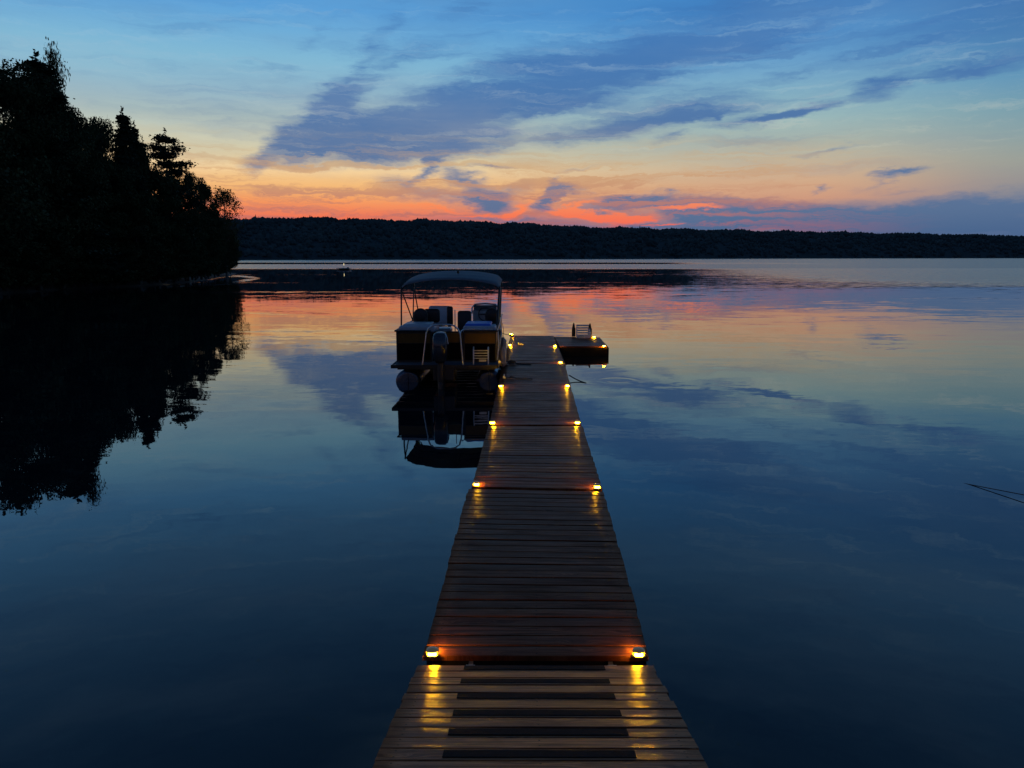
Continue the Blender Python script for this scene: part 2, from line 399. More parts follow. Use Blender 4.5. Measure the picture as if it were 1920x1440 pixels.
# water: smooth lake with faint swell, wind-ruffled patches, and a calm near bay
def water_mat():
    m = bpy.data.materials.new('lake_water'); m.use_nodes = True
    q = G(m.node_tree); b = m.node_tree.nodes['Principled BSDF']
    pos = q.n('ShaderNodeNewGeometry').outputs['Position']
    x, y, z = q.sep(pos)
    r = q.m('SQRT', q.m('ADD', q.m('MULTIPLY', x, x), q.m('MULTIPLY', y, y)))
    # wind mask: breeze beyond ~215 m everywhere, and nearer on the open right-hand water
    wob = q.m('SUBTRACT', q.noise(q.map(pos, scale=(0.006, 0.012, 1)), 1.0, 4.0, 0.55), 0.5)
    wob2 = q.m('SUBTRACT', q.noise(q.map(pos, scale=(0.02, 0.10, 1)), 1.0, 4.0, 0.6), 0.5)
    far = q.ss(q.m('ADD', y, q.m('MULTIPLY', wob, 45.0)), 188.0, 214.0)
    calm_line = q.m('MULTIPLY', q.ss(q.m('ADD', y, q.m('MULTIPLY', wob, 60.0)), 330.0, 345.0), q.ss(q.m('ADD', y, q.m('MULTIPLY', wob, 60.0)), 445.0, 425.0))
    far = q.m('MULTIPLY', far, q.m('SUBTRACT', 1.0, q.m('MULTIPLY', calm_line, q.ss(x, 160, 60))))
    side = q.m('MULTIPLY', q.ss(q.m('ADD', q.m('SUBTRACT', x, q.m('MULTIPLY', y, 0.17)), q.m('MULTIPLY', wob2, 30.0)), 2.0, 34.0), q.ss(q.m('ADD', y, q.m('MULTIPLY', wob2, 70.0)), 64.0, 110.0))
    patches = q.m('MULTIPLY', q.ss(wob2, 0.08, 0.2), q.m('MULTIPLY', q.ss(y, 40, 70), 0.25))
    ruff = q.m('MAXIMUM', q.m('MAXIMUM', far, q.m('MULTIPLY', side, 0.8)), patches)
    # two thin lines of disturbed water curling off the wooded point
    wp = q.v('ADD', pos, q.v('MULTIPLY', q.v('SUBTRACT', q.noise(pos, 0.25, 3.0, 0.6, color=True), (0.5,0.5,0.5)), (3.0, 6.0, 0.0)))
    for (xa, ya, xb, yb) in ((395,524.5,444,516.5), (440,516,481,521.5), (290,533,378,535.5), (372,536,434,532), (428,532.5,482,521.5)):
        A_ = at(xa, ya, 0); B_ = at(xb, yb, 0); C_ = (A_+B_)/2; D_ = B_-A_
        mp = q.map(wp, loc=(C_.x, C_.y, 0), rot=math.atan2(D_.y, D_.x), scale=(D_.length*0.56, 1.1, 1), kind='TEXTURE')
        gr_ = q.n('ShaderNodeTexGradient', gradient_type='SPHERICAL'); q.put(gr_.inputs[0], q.v('MULTIPLY', mp, (1,1,0)))
        ruff = q.m('MAXIMUM', ruff, q.m('MULTIPLY', gr_.outputs['Fac'], 1.6, clamp=True))
    # slopes
    def slope(scale, sx, detail=2.0, rough=0.5):
        c = q.noise(q.map(pos, scale=(sx, 1, 1)), scale, detail, rough, color=True)
        return q.v('SUBTRACT', c, (0.5,0.5,0.5))
    s1 = slope(1.1, 0.35, 3.0)       # swell of about a metre
    s2 = slope(7.0, 0.4, 2.0)        # small ripples
    s3 = slope(2.6, 0.3, 5.0, 0.65)
    amp = q.ss(q.noise(q.map(pos, scale=(0.05, 0.22, 1)), 1.0, 3.0, 0.5), 0.38, 0.62, 0.009, 0.036)
    amp = q.m('MULTIPLY', amp, q.ss(y, 6.0, 40.0, 0.6, 1.3))
    amp = q.m('MULTIPLY', amp, q.ss(y, 45.0, 110.0, 1.0, 0.16))
    n = q.v('SCALE', s1, scale=amp)
    n = q.v('ADD', n, q.v('SCALE', s2, scale=q.m('MULTIPLY', amp, 0.5)))
    n = q.v('ADD', n, q.v('SCALE', s3, scale=q.m('MULTIPLY', ruff, 1.0)))
    # one ring spreading beside the dock
    cx, cy = RING
    vv = q.v('SUBTRACT', pos, (cx, cy, 0.0))
    rr_ = q.v('LENGTH', vv)
    wave = q.m('SINE', q.m('MULTIPLY', rr_, 17.0))
    env = q.m('MULTIPLY', q.ss(rr_, 0.72, 0.45), q.ss(rr_, 0.05, 0.25))
    n = q.v('ADD', n, q.v('SCALE', q.v('NORMALIZE', vv), scale=q.m('MULTIPLY', q.m('MULTIPLY', wave, env), 0.008)))
    nx, ny, _ = q.sep(n)
    nrm = q.v('NORMALIZE', q.xyz(nx, ny, 1.0))
    q.put(b.inputs['Normal'], nrm)
    weed = q.noise(pos, 2.2, 5.0, 0.65)
    q.put(b.inputs['Base Color'], q.mix(q.ss(weed, 0.52, 0.72), (0.002,0.007,0.012), (0.010,0.020,0.022)))
    q.put(b.inputs['Roughness'], q.m('ADD', q.m('MULTIPLY', ruff, 0.22), q.ss(y, 12.0, 110.0, 0.008, 0.020)))
    b.inputs['IOR'].default_value = 1.42
    return m
RING = tuple(at(1158, 714, 0.0))[:2]
M['water'] = water_mat()

# ------------------------------------------------------------------ water, land, hills
mb = MB()
XS = [-9000,-3000,-1000,-300,-80,-20,20,80,300,1000,3000,9000]; YS = [-300,-20,20,80,300,1000,3000,9000]
vs = [(x, y, 0.0) for y in YS for x in XS]; nx_ = len(XS)
mb.add(vs, [(j*nx_+i, j*nx_+i+1, (j+1)*nx_+i+1, (j+1)*nx_+i) for j in range(len(YS)-1) for i in range(nx_-1)])
water = mb.build('water', M['water']); tag(water, 'still dark blue lake mirroring the sunset sky', None, kind='structure')

# far ridge with its shore
RID = [(-75,3.2,700),(-40,3.1,750),(-22,2.72,800),(-19,2.60,820),(-15,2.78,850),(-10,2.66,900),(-5,2.62,950),(0,2.45,1000),(6,2.15,1150),(13,1.95,1350),(20,1.72,1700),(27,1.5,2100),(33,1.28,2500),(45,1.1,2900),(75,1.0,3000)]
def ridge(a):
    return (float(np.interp(a, [r[0] for r in RID], [r[1] for r in RID])), float(np.interp(a, [r[0] for r in RID], [r[2] for r in RID])))
def hill_z(a, t):
    e, d = ridge(a)
    bump = 0.9 + 0.1*math.sin(a*0.9)+0.05*math.sin(a*2.7+1)
    depth = 380 + d*0.12
    top = (d+depth)*math.tan(math.radians(e)) + H - 9.0 + 1.2*math.sin(a*1.7)+0.6*math.sin(a*3.9+2) + 1.5
    return d + depth*t*1.0, max(0.0, top*(math.sin(min(1, t)*math.pi/2)**0.85))*(1 if t >= 1 else min(1, bump + (1-bump)*t))
mb = MB(); A = [(-75 + i*0.5) for i in range(301)]; T = [-0.02,0,0.05,0.12,0.2,0.35,0.5,0.7,0.85,1.0,1.3,1.8]
vs = []
for t in T:
    for a in A:
        d, z = hill_z(a, max(0, t))
        if t < 0: d, z = hill_z(a, 0); d -= 12; z = -2
        if t > 1: z *= 1 - (t-1)*0.25
        vs.append((d*math.sin(math.radians(a)), d*math.cos(math.radians(a)), z - (0.0 if t < 0.01 else 0) + (0.3 if t == 0 else 0)))
n_ = len(A)
mb.add(vs, [(j*n_+i, j*n_+i+1, (j+1)*n_+i+1, (j+1)*n_+i) for j in range(len(T)-1) for i in range(n_-1)], True)
M['hill'] = mat('hazed_forest_floor', (0.035,0.055,0.06), 0.95, scale=0.01, spec=0.05)  # ridge ground tinted teal: blue of the distant air is in the colour
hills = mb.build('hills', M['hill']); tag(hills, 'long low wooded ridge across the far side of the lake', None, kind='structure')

# the far woods: one mass of small crowns over the ridge
def far_forest():
    V = []; Fc = []; nb = 0
    ico = bmesh.new(); bmesh.ops.create_icosphere(ico, subdivisions=1, radius=1.0); ico.verts.ensure_lookup_table()
    iv = np.array([v.co[:] for v in ico.verts]); itf = np.array([[v.index for v in f.verts] for f in ico.faces]); ico.free()
    th = np.linspace(0, 2*np.pi, 7)[:-1]
    cv = np.array([[np.cos(t), np.sin(t), -0.7] for t in th] + [[0,0,1.3]]); cf = np.array([[i, (i+1) % 6, 6] for i in range(6)])
    R = nrs.rand
    for k in range(15000):
        a = -24 + 62*R()
        t = 1.0 - 0.98*R()**1.7 if R() < 0.75 else 0.92 + 0.16*R()
        d, z = hill_z(a, t)
        s = (2.3 + 2.9*R()**2) * (d/1400)**0.4
        if R() < 0.02: s *= 1.3
        x, y = d*math.sin(math.radians(a)), d*math.cos(math.radians(a))
        if R() < 0.88:
            v = iv*np.array([s*(0.7+.5*R()), s*0.9, s*(0.75+.5*R())])*(1+0.25*(R(len(iv), 1)-.5)); f = itf
        else:
            v = cv*np.array([s*0.45, s*0.45, s*1.1]); f = cf
        V.append(v + np.array([x, y, z + s*0.45])); Fc.append(f + nb); nb += len(v)
    V = np.concatenate(V); Fc = np.concatenate(Fc)
    me = bpy.data.meshes.new('forest'); me.from_pydata(V.tolist(), [], Fc.tolist()); me.materials.append(M['farleaf'])
    o = bpy.data.objects.new('forest', me); col.objects.link(o)
    return o
M['farleaf'] = mat('hazed_foliage', (0.055,0.085,0.085), 0.95, var=0.45, scale=0.02, spec=0.02)  # foliage colour carries the bluish air tint, no haze volume is built
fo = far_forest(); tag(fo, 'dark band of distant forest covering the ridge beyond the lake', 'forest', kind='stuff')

# left bank: from the near left round to the wooded point
SH = [(-400,605),(-120,568),(0,551),(150,541),(250,537),(320,532),(380,526),(425,518),(440,514)]
shore = [at(px, py, 0.0) for px, py in SH]
def shore_pt(px):
    xs = [s[0] for s in SH]
    return Vector((float(np.interp(px, xs, [p.x for p in shore])), float(np.interp(px, xs, [p.y for p in shore])), 0))
mb = MB(); rows = [(-1.2,-0.5),(0,0.02),(1.5,0.5),(6,1.4),(20,2.6),(60,5.0),(160,8.0)]
outp = Vector((-1.0, 0.28, 0)).normalized()
pts = [shore_pt(-400 + i*840/60) for i in range(61)]
# close the point round behind
endp = pts[-1]
for k in range(1, 9):
    a = math.radians(10 + k*16)
    pts.append(endp + Vector((-6*(1-math.cos(math.radians(k*20))), 7*math.sin(math.radians(k*20)), 0)))
for k in range(1, 12): pts.append(pts[-1] + Vector((-14, 1.5, 0)))
vs = []
for (off, z) in rows:
    for i, p in enumerate(pts):
        if i < 61: dvec = outp
        else: dvec = Vector((-0.6, -0.8, 0)) if i < 69 else Vector((-0.1, -1, 0))
        lim = off if i < 55 else min(off, 7.0 + 0.02*off)
        j = 0.6*math.sin(i*2.1)+0.4*math.sin(i*5.3)
        vs.append(p + dvec*(lim + (j if off >= 0 else 0)*0.5) + Vector((0,0,z*(1 if i < 55 else 0.5))))
n_ = len(pts)
mb.add(vs, [(j*n_+i, j*n_+i+1, (j+1)*n_+i+1, (j+1)*n_+i) for j in range(len(rows)-1) for i in range(n_-1)], True)
tag(mb.build('ground', M['soil']), 'low earthen bank under the trees on the left', None, kind='structure')
# near bank the ramp starts from, behind the viewer
mb = MB(); gx = [-60,-20,-8,-3,0,3,8,20,60]; gy = [(1.25,-0.5),(1.0,0.6),(0.85,1.02),(-3,1.35),(-20,2.6),(-120,9)]
vs = [(x, y - 0.02*abs(x)**1.2, z) for (y, z) in gy for x in gx]
n_ = len(gx); mb.add(vs, [(j*n_+i, j*n_+i+1, (j+1)*n_+i+1, (j+1)*n_+i) for j in range(len(gy)-1) for i in range(n_-1)], True)
tag(mb.build('ground', M['soil']), 'near bank where the ramp begins', None, kind='structure')

# ------------------------------------------------------------------ trees
def mesh_from(name, V, Fq, m):
    me = bpy.data.meshes.new(name); me.from_pydata(V.tolist() if hasattr(V, 'tolist') else V, [], Fq.tolist() if hasattr(Fq, 'tolist') else Fq)
    me.materials.append(m); o = bpy.data.objects.new(name, me); col.objects.link(o); return o
def leaves(C, size, rs, flat=0.0):
    """one small bent leaf clump (two triangles) per centre"""
    n = len(C)
    a = rs.normal(size=(n,3)); a[:,2] *= (1-flat); a /= np.linalg.norm(a, axis=1, keepdims=True)
    b = rs.normal(size=(n,3)); b -= a*np.sum(a*b, 1, keepdims=True); b /= np.linalg.norm(b, axis=1, keepdims=True)
    s = size*(0.55+0.9*rs.rand(n,1))
    p0 = C - a*s; p1 = C + b*s*0.55; p2 = C + a*s; p3 = C - b*s*0.55 + np.cross(a, b)*s*0.35
    V = np.stack([p0, p1, p2, p3], 1).reshape(-1, 3)
    Fq = np.arange(n*4).reshape(n, 4)
    return V, Fq
def decid(seed, h, w, n=7000, leaf=0.24, warm=False, gap=0.0, bark='bark', low=0.12, spire=False):
    """broad-leaved tree of height h (m), crown width w"""
    rs = np.random.RandomState(seed)
    root = empty('broadleaf_tree')
    tb = MB()
    lean = rs.normal(0, 0.03*h, 2)
    tp = [Vector((lean[0]*t*t, lean[1]*t*t, -0.4 + (h*0.86+0.4)*t)) for t in np.linspace(0, 1, 7)]
    tb.tube(tp, [0.017*h*(1-0.85*t)+0.02 for t in np.linspace(0, 1, 7)], 7)
    cl = []
    nl = 26
    for k in range(nl):
        t = low + (0.98-low)*(k+0.5)/nl
        base = Vector((lean[0]*t*t, lean[1]*t*t, h*0.86*t))
        prof = math.sin(min(1, (t-low*0.5)/(1-low*0.5))*math.pi*0.86 + 0.35)**0.8 if t < 0.97 else 0.25
        R = w*0.5*prof*(0.65+0.5*rs.rand())
        az_ = k*2.4 + rs.rand()
        tip = base + Vector((math.cos(az_)*R, math.sin(az_)*R, h*0.14*(0.4+rs.rand())))
        mid = (base+tip)/2 + Vector((0,0,-0.02*h))
        tb.tube([base, mid, tip], [0.006*h*(1.1-t), 0.004*h*(1.1-t), 0.012], 5)
        for s in range(3):
            u = 0.45 + 0.55*(s+rs.rand())/3
            cl.append((np.array(base.lerp(tip, u)) + rs.normal(0, 0.03*h, 3)*np.array([1,1,.6]), h*(0.045+0.04*rs.rand())))
    cl.append((np.array([lean[0], lean[1], h*0.93]), h*0.05)); cl.append((np.array([lean[0]*.95, lean[1]*.95, h*0.88]), h*0.07))
    if spire:
        for k in range(7): cl.append((np.array([lean[0]+0.2*math.sin(k*2.), lean[1], h*(0.90+0.016*k)]), h*0.012))
    tot = sum(r**2 for _, r in cl)
    C = []
    for c, r in cl:
        if rs.rand() < gap: continue
        m_ = max(12, int(n*r*r/tot))
        d = rs.normal(size=(m_, 3)); d /= np.linalg.norm(d, axis=1, keepdims=True)
        rr = r*(0.35+0.75*rs.rand(m_, 1)**0.6)
        C.append(c + d*rr*np.array([1.15,1.15,0.85]))
    C = np.concatenate(C)
    V, Fq = leaves(C, leaf, rs)
    tr = tb.build('trunk', M[bark], root)
    cr = mesh_from('crown', V, Fq, M['leaf_warm' if warm else 'leaf']); cr.parent = root
    return root
def conifer(seed, h, w, whorls=26, pine=False, leaf=0.2, dens=1.0):
    rs = np.random.RandomState(seed)
    root = empty('pine_tree' if pine else 'spruce_tree')
    tb = MB(); tb.tube([(0,0,-0.4), (0.1,0,h*0.5), (0,0.05,h)], [0.018*h, 0.011*h, 0.012], 7)
    C = []
    for k in range(whorls):
        t = (0.08 if not pine else 0.25) + (0.97-(0.08 if not pine else 0.25))*(k/whorls)**(0.95)
        z = h*t
        nb = 6 if not pine else 4
        for j in range(nb):
            if pine and rs.rand() < 0.28: continue
            a = rs.rand()*6.283
            R = w*0.5*((1-t)**0.8 + 0.05)*(0.7+0.5*rs.rand())
            if pine: R = w*0.5*(0.35+0.65*math.sin(min(1, (1-t)*1.5)*math.pi*0.55))*(0.5+0.7*rs.rand())
            dz_ = (-0.22 if not pine else 0.16)*R
            tip = Vector((math.cos(a)*R, math.sin(a)*R, z+dz_)); b0 = Vector((0,0,z))
            tb.tube([b0, tip], [0.004*h*(1.1-t), 0.01], 4, caps=False)
            m_ = int((30 + 38*R)*dens*(1.3 if pine else 1))
            u = rs.rand(m_, 1)**0.7 if not pine else 0.35+0.65*rs.rand(m_, 1)
            pt = np.array(b0)*(1-u) + np.array(tip)*u
            sp = (0.16 + 0.10*R)*np.array([1,1,0.38]) if not pine else np.array([0.5,0.5,0.22])*(0.5+0.35*R*0.5)
            C.append(pt + rs.normal(size=(m_,3))*sp)
    C.append(np.array([[0,0,h*(0.93+0.075*i/30)] for i in range(30)]) + rs.normal(size=(30,3))*0.07)
    C = np.concatenate(C)
    V, Fq = leaves(C, leaf, rs, 0.6)
    tb.build('trunk', M['bark'], root)
    cr = mesh_from('crown', V, Fq, M['needle']); cr.parent = root
    return root
def shrub(seed, w, h, n=1500):
    rs = np.random.RandomState(seed); root = empty('shrub')
    tb = MB(); C = []
    for k in range(9):
        a = rs.rand()*6.28; R = w*0.5*rs.rand()
        tip = Vector((math.cos(a)*R, math.sin(a)*R, h*(0.5+0.45*rs.rand())))
        tb.tube([(0.1*math.cos(a), 0.1*math.sin(a), -0.2), tip], [0.04, 0.012], 4)
        d = rs.normal(size=(n//9, 3)); d /= np.linalg.norm(d, axis=1, keepdims=True)
        q_ = np.array(tip)*np.array([1,1,0.75]) + d*(0.3+0.7*rs.rand(n//9, 1))*np.array([w*0.28, w*0.28, h*0.34])
        q_[:,2] = np.abs(q_[:,2]); C.append(q_)
    V, Fq = leaves(np.concatenate(C), 0.2, rs)
    tb.build('stem', M['bark'], root); cr = mesh_from('crown', V, Fq, M['leaf']); cr.parent = root
    return root
proto = {
 'big': decid(3, 20.0, 13.0, 34000, 0.125, gap=0.08, spire=True),
 'maple': decid(7, 15.0, 9.0, 16000, 0.15, gap=0.05),
 'oak': decid(21, 13.0, 9.5, 16000, 0.15, low=0.05),
 'birch': decid(33, 12.0, 5.0, 5200, 0.12, warm=True, gap=0.12, bark='birch_bark', low=0.2),
 'spruce': conifer(5, 17.0, 6.0, 34, dens=2.2, leaf=0.14),
 'pine': conifer(9, 16.0, 5.5, 13, pine=True, leaf=0.14, dens=2.6),
 'shrub': shrub(4, 4.0, 2.6),
}
PH = dict(big=20*.965, maple=15*.93, oak=13*.93, birch=12*.95, spruce=17, pine=16, shrub=2.5)
PW = dict(big=13, maple=9, oak=9.5, birch=5, spruce=6, pine=5.5, shrub=4)
used = set()
def plant(kind, px, top, setback, wpx, label, group, nm=None):
    p = shore_pt(px - 0.0) ; d0 = math.hypot(p.x, p.y)
    a, e = azel(px, top)
    d = d0 + setback
    hgt = H + d*math.tan(math.radians(e)) - 0.3
    s = hgt/PH[kind]
    wid = wpx/F*d*1.05
    o = proto[kind] if kind not in used else copy_tree(proto[kind])
    used.add(kind)
    o.location = (d*math.sin(math.radians(a)), d*math.cos(math.radians(a)), 0.3 + min(2.0, setback*0.08))
    o.rotation_euler = (0, 0, rnd.uniform(0, 6.28))
    sx = wid/PW[kind]
    o.scale = (sx, sx, s*(1-0.0))
    tag(o, label, {'pine':'pine tree','spruce':'spruce tree','birch':'birch tree','shrub':'shrub'}.get(kind, 'tree'), group)
    return o
TG = 'trees along the wooded left shore'
t_ = plant('big', 30, 138, 5, 190, 'broad ragged leafy tree behind the tallest spruce at the far left', TG)
plant('spruce', 66, 104, 5, 150, 'tallest spruce, with wide ragged boughs, near the left edge', TG)
plant('spruce', 112, 176, 4, 84, 'dark spruce on the right shoulder of the tallest spruce', TG)
plant('big', 88, 196, 5, 150, 'ragged leafy tree below the right shoulder of the tallest spruce', TG)
plant('spruce', 228, 207, 4, 78, 'pointed spruce standing above the middle of the left tree line', TG)
plant('pine', 309, 246, 3, 80, 'thin open pine with sky showing between its tiers of branches', TG)
plant('birch', 416, 358, 2, 52, 'small warm-toned birch at the lake end of the tree line', TG)
plant('maple', 146, 226, 4, 84, 'rounded leafy tree right of the tallest spruces', TG)
plant('spruce', 176, 228, 5, 50, 'narrow spruce spire between the rounded tree and the pointed spruce', TG)
plant('maple', 196, 246, 8, 70, 'leafy tree between the narrow spire and the pointed spruce', TG)
plant('spruce', 267, 262, 4, 44, 'third spruce of the stepped group left of the open pine', TG)
plant('oak', 262, 292, 4, 60, 'leafy tree between the pointed spruce and the open pine', TG)
plant('maple', 348, 334, 3, 50, 'leafy tree just right of the open pine', TG)
plant('oak', 380, 345, 3, 62, 'round leafy tree next to the small birch', TG)
plant('maple', -25, 130, 6, 150, 'tall leafy tree cut off by the left edge of the picture', TG)
plant('spruce', 252, 236, 6, 50, 'slender spruce half hidden at the right of the pointed spruce', TG)
plant('birch', 102, 98, 6, 34, 'slim twiggy tree top poking out beside the tallest spruce', TG)
fill = [(20,250,2,150),(90,260,1,140),(60,380,-0.5,120),(130,330,1,130),(170,400,0,120),(210,310,1,110),(250,380,0,110),(280,330,2,100),
        (315,350,1,90),(300,420,0,90),(345,400,0,80),(370,400,0,70),(395,395,1,60),(405,430,0,60),(422,425,0,44),(-60,260,1,160),(-120,200,5,220),
        (0,430,-0.5,130),(110,440,-0.5,120),(200,455,-0.5,100),(330,460,-0.5,80),(428,452,0,34)]
for i, (px, top, sb, w) in enumerate(fill):
    plant('maple' if i % 2 else 'oak', px, top, sb+1.0, w, 'black leafy tree merged into the solid dark mass of the left shore', 'merged dark trees of the left shore')
for px in range(-140, 436, 21):
    plant('shrub', px + rnd.uniform(-4, 4), 505 - rnd.uniform(0, 26) + max(0, (px-380))*0.12, 0.3, 62 if px < 380 else 38, 'low dark shrub overhanging the waterline of the left shore', 'shrubs along the waterline')

# ------------------------------------------------------------------ dock
def deck_mesh(c00, c10, c01, c11, pitch, name, m, parent, seed=0, thick=0.038, gap=0.011, org=Vector((0,0,0)), cup=0.0018, edge=0.010):
    """boards laid across a strip given by its near-left, near-right, far-left and far-right corners"""
    rs = random.Random(seed)
    L = ((c01-c00).length + (c11-c10).length)/2; W = (c10-c00).length
    nb = max(1, round(L/pitch)); pit = L/nb
    V = []; Fc = []; BC = []; sm = []
    upv = (c10-c00).cross(c01-c00).normalized()
    NL, NC = 10, 9
    TT = (0.0, 0.03, 0.07, 0.28, 0.5, 0.72, 0.93, 0.97, 1.0)
    for i in range(nb):
        b0 = (i*pit + gap*rs.uniform(.3,.65))/L; b1 = ((i+1)*pit - gap*rs.uniform(.3,.65))/L
        e0, e1 = rs.uniform(-edge, edge*0.4), rs.uniform(-edge*0.4, edge)
        k = cup*rs.uniform(-0.9, 1.3); dz_ = rs.uniform(-.0015, .0015); tw = rs.uniform(-.0035, .0035); bow = rs.uniform(-.002,.002)
        base = len(V)
        prof = []
        for j in range(NC):
            t = TT[j]; q_ = 2*t-1
            z = -k*q_*q_ + dz_
            if j in (0, NC-1): z -= 0.0035
            prof.append((t, z))
        ring = list(prof)
        ring = ring + [(1.0, -thick), (0.0, -thick)]
        nr = len(ring)
        for a in range(NL+1):
            u = a/NL; ue = (e0/W)*(1-u) + u*(1+e1/W) if True else u
            for (t, z) in ring:
                vv = b0 + (b1-b0)*t
                p = (c00*(1-ue) + c10*ue)*(1-vv) + (c01*(1-ue) + c11*ue)*vv
                zz = z + tw*(u-.5)*(2*t-1) + bow*math.sin(u*math.pi)
                V.append(p + upv*zz - org); BC.append((ue*W, t*pit, i + seed*13.0))
        for a in range(NL):
            for r_ in range(nr):
                s_ = (r_+1) % nr
                Fc.append((base+a*nr+r_, base+a*nr+s_, base+(a+1)*nr+s_, base+(a+1)*nr+r_)); sm.append(r_ < NC-1)
        Fc.append(tuple(base+r_ for r_ in range(nr))); sm.append(False)
        Fc.append(tuple(base+NL*nr+r_ for r_ in range(nr))[::-1]); sm.append(False)
    me = bpy.data.meshes.new(name); me.from_pydata([tuple(v) for v in V], [], Fc)
    at_ = me.attributes.new('bc', 'FLOAT_VECTOR', 'POINT'); at_.data.foreach_set('vector', [c for b in BC for c in b])
    bm = bmesh.new(); bm.from_mesh(me); bmesh.ops.recalc_face_normals(bm, faces=bm.faces); bm.to_mesh(me); bm.free()
    me.polygons.foreach_set('use_smooth', sm); me.materials.append(m)
    o = bpy.data.objects.new(name, me); col.objects.link(o); o.parent = parent
    return o
def bar(mb_, a, b, w, h_, up=Vector((0,0,1))):
    """rectangular beam from a to b, its top centre line on a-b"""
    d = (b-a).normalized(); s = d.cross(up).normalized(); u = s.cross(d).normalized()
    vs = []
    for p in (a, b):
        for x, z in ((-w/2, 0), (w/2, 0), (w/2, -h_), (-w/2, -h_)): vs.append(p + s*x + u*z)
    mb_.add(vs, [(0,1,2,3), (7,6,5,4), (0,4,5,1), (1,5,6,2), (2,6,7,3), (3,7,4,0)])
def section(corners, pitch, label, seed, m='deck', floats=True, skirt=0.0, hinge=True, name='dock_section'):
    c00, c10, c01, c11 = corners
    org = (c00+c10+c01+c11)/4; org = Vector((org.x, org.y, 0))
    root = empty(name, org); tag(root, label, 'dock', 'wooden dock sections')
    deck_mesh(c00, c10, c01, c11, pitch, 'decking', M[m], root, seed, org=org)
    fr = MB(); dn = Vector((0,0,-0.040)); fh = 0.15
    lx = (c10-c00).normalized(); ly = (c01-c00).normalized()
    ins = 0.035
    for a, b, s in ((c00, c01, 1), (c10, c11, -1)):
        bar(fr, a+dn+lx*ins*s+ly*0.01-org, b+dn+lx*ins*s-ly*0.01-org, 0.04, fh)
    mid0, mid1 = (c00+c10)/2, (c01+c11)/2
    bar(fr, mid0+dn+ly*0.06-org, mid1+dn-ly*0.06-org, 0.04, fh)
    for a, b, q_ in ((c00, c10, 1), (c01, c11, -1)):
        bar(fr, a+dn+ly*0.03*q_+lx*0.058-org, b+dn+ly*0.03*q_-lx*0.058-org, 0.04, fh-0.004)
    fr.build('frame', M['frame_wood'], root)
    if floats:
        L = (mid1-mid0).length; nf = max(2, int(L/1.7))
        for k in range(nf):
            p = mid0.lerp(mid1, (k+0.5)/nf) - org
            for sx in (-0.42, 0.42):
                fb = MB(); c = p + lx*sx*(c10-c00).length/1.0*0.75; c = Vector((c.x, c.y, 0.0))
                ztop = p.z - 0.045 - fh
                fb.rbox((0,0,0), (0.5, 0.9, 0.36), 0.04, 2)
                fb.build('float', M['black'], root, loc=(c.x, c.y, ztop-0.18-0.002))
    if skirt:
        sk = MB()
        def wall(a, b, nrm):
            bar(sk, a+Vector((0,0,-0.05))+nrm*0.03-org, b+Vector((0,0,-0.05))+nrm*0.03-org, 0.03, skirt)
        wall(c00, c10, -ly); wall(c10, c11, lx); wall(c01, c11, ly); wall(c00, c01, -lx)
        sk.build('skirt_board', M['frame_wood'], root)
    return root, org
def solve(Lp, Rp, w=1.52, dz_=0.0):
    lo, hi = -1, 2.9
    for _ in range(60):
        m_ = (lo+hi)/2
        if (at(*Lp, m_)-at(*Rp, m_)).length > w: lo = m_
        else: hi = m_
    return at(*Lp, m_), at(*Rp, m_)
# ramp down from the bank
r01, r11 = solve((784,1246), (1222,1247)); r0, r1 = solve((698,1440), (1330,1440))
dl = (r0-r01).normalized(); dr = (r1-r11).normalized()
k_ = 3.6
r00 = r01 + dl*k_; r10 = r11 + dr*k_; r10 = r00 + (r10-r00).normalized()*1.52
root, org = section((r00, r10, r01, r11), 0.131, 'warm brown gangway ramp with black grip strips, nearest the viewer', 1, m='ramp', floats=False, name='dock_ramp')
Lr = (r01-r00).length; nbr = round(Lr/0.131); pr = Lr/nbr
upr = (r10-r00).cross(r01-r00).normalized()
for k in range(0, nbr, 2):
    c = MB(); v0 = (nbr-1-k)*pr + pr*0.20; v1 = (nbr-1-k)*pr + pr*0.80
    vs = []
    N = 6
    for dz_ in (0.0008, 0.0028+0.0015):
        for vv in (v0, v1):
            for j in range(N+1):
                u = 0.20 + 0.595*j/N
                a = r00*(1-u)+r10*u; b = r01*(1-u)+r11*u
                vs.append(a.lerp(b, vv/Lr) + upr*(dz_) - org)
    n1 = N+1; fs = []
    for j in range(N):
        fs += [(2*n1+j, 2*n1+j+1, 3*n1+j+1, 3*n1+j), (j, n1+j, n1+j+1, j+1), (j, j+1, 2*n1+j+1, 2*n1+j), (n1+j, 3*n1+j, 3*n1+j+1, n1+j+1)]
    fs += [(0, 2*n1, 3*n1, n1), (N, n1+N, 3*n1+N, 2*n1+N)]
    c.add(vs, fs); c.build('grip_strip', M['grip'], root)
hb = MB()
for u in (0.22, 0.84):
    hb = MB(); p = r01.lerp(r11, u) - org
    hb.box(p + Vector((0, 0.10, -0.09)), (0.03, 0.26, 0.012)); hb.tube([p+Vector((-.03,0.10,-0.07)), p+Vector((.03,0.10,-0.07))], 0.012, 8)
    hb.build('hinge', M['steel'], root)

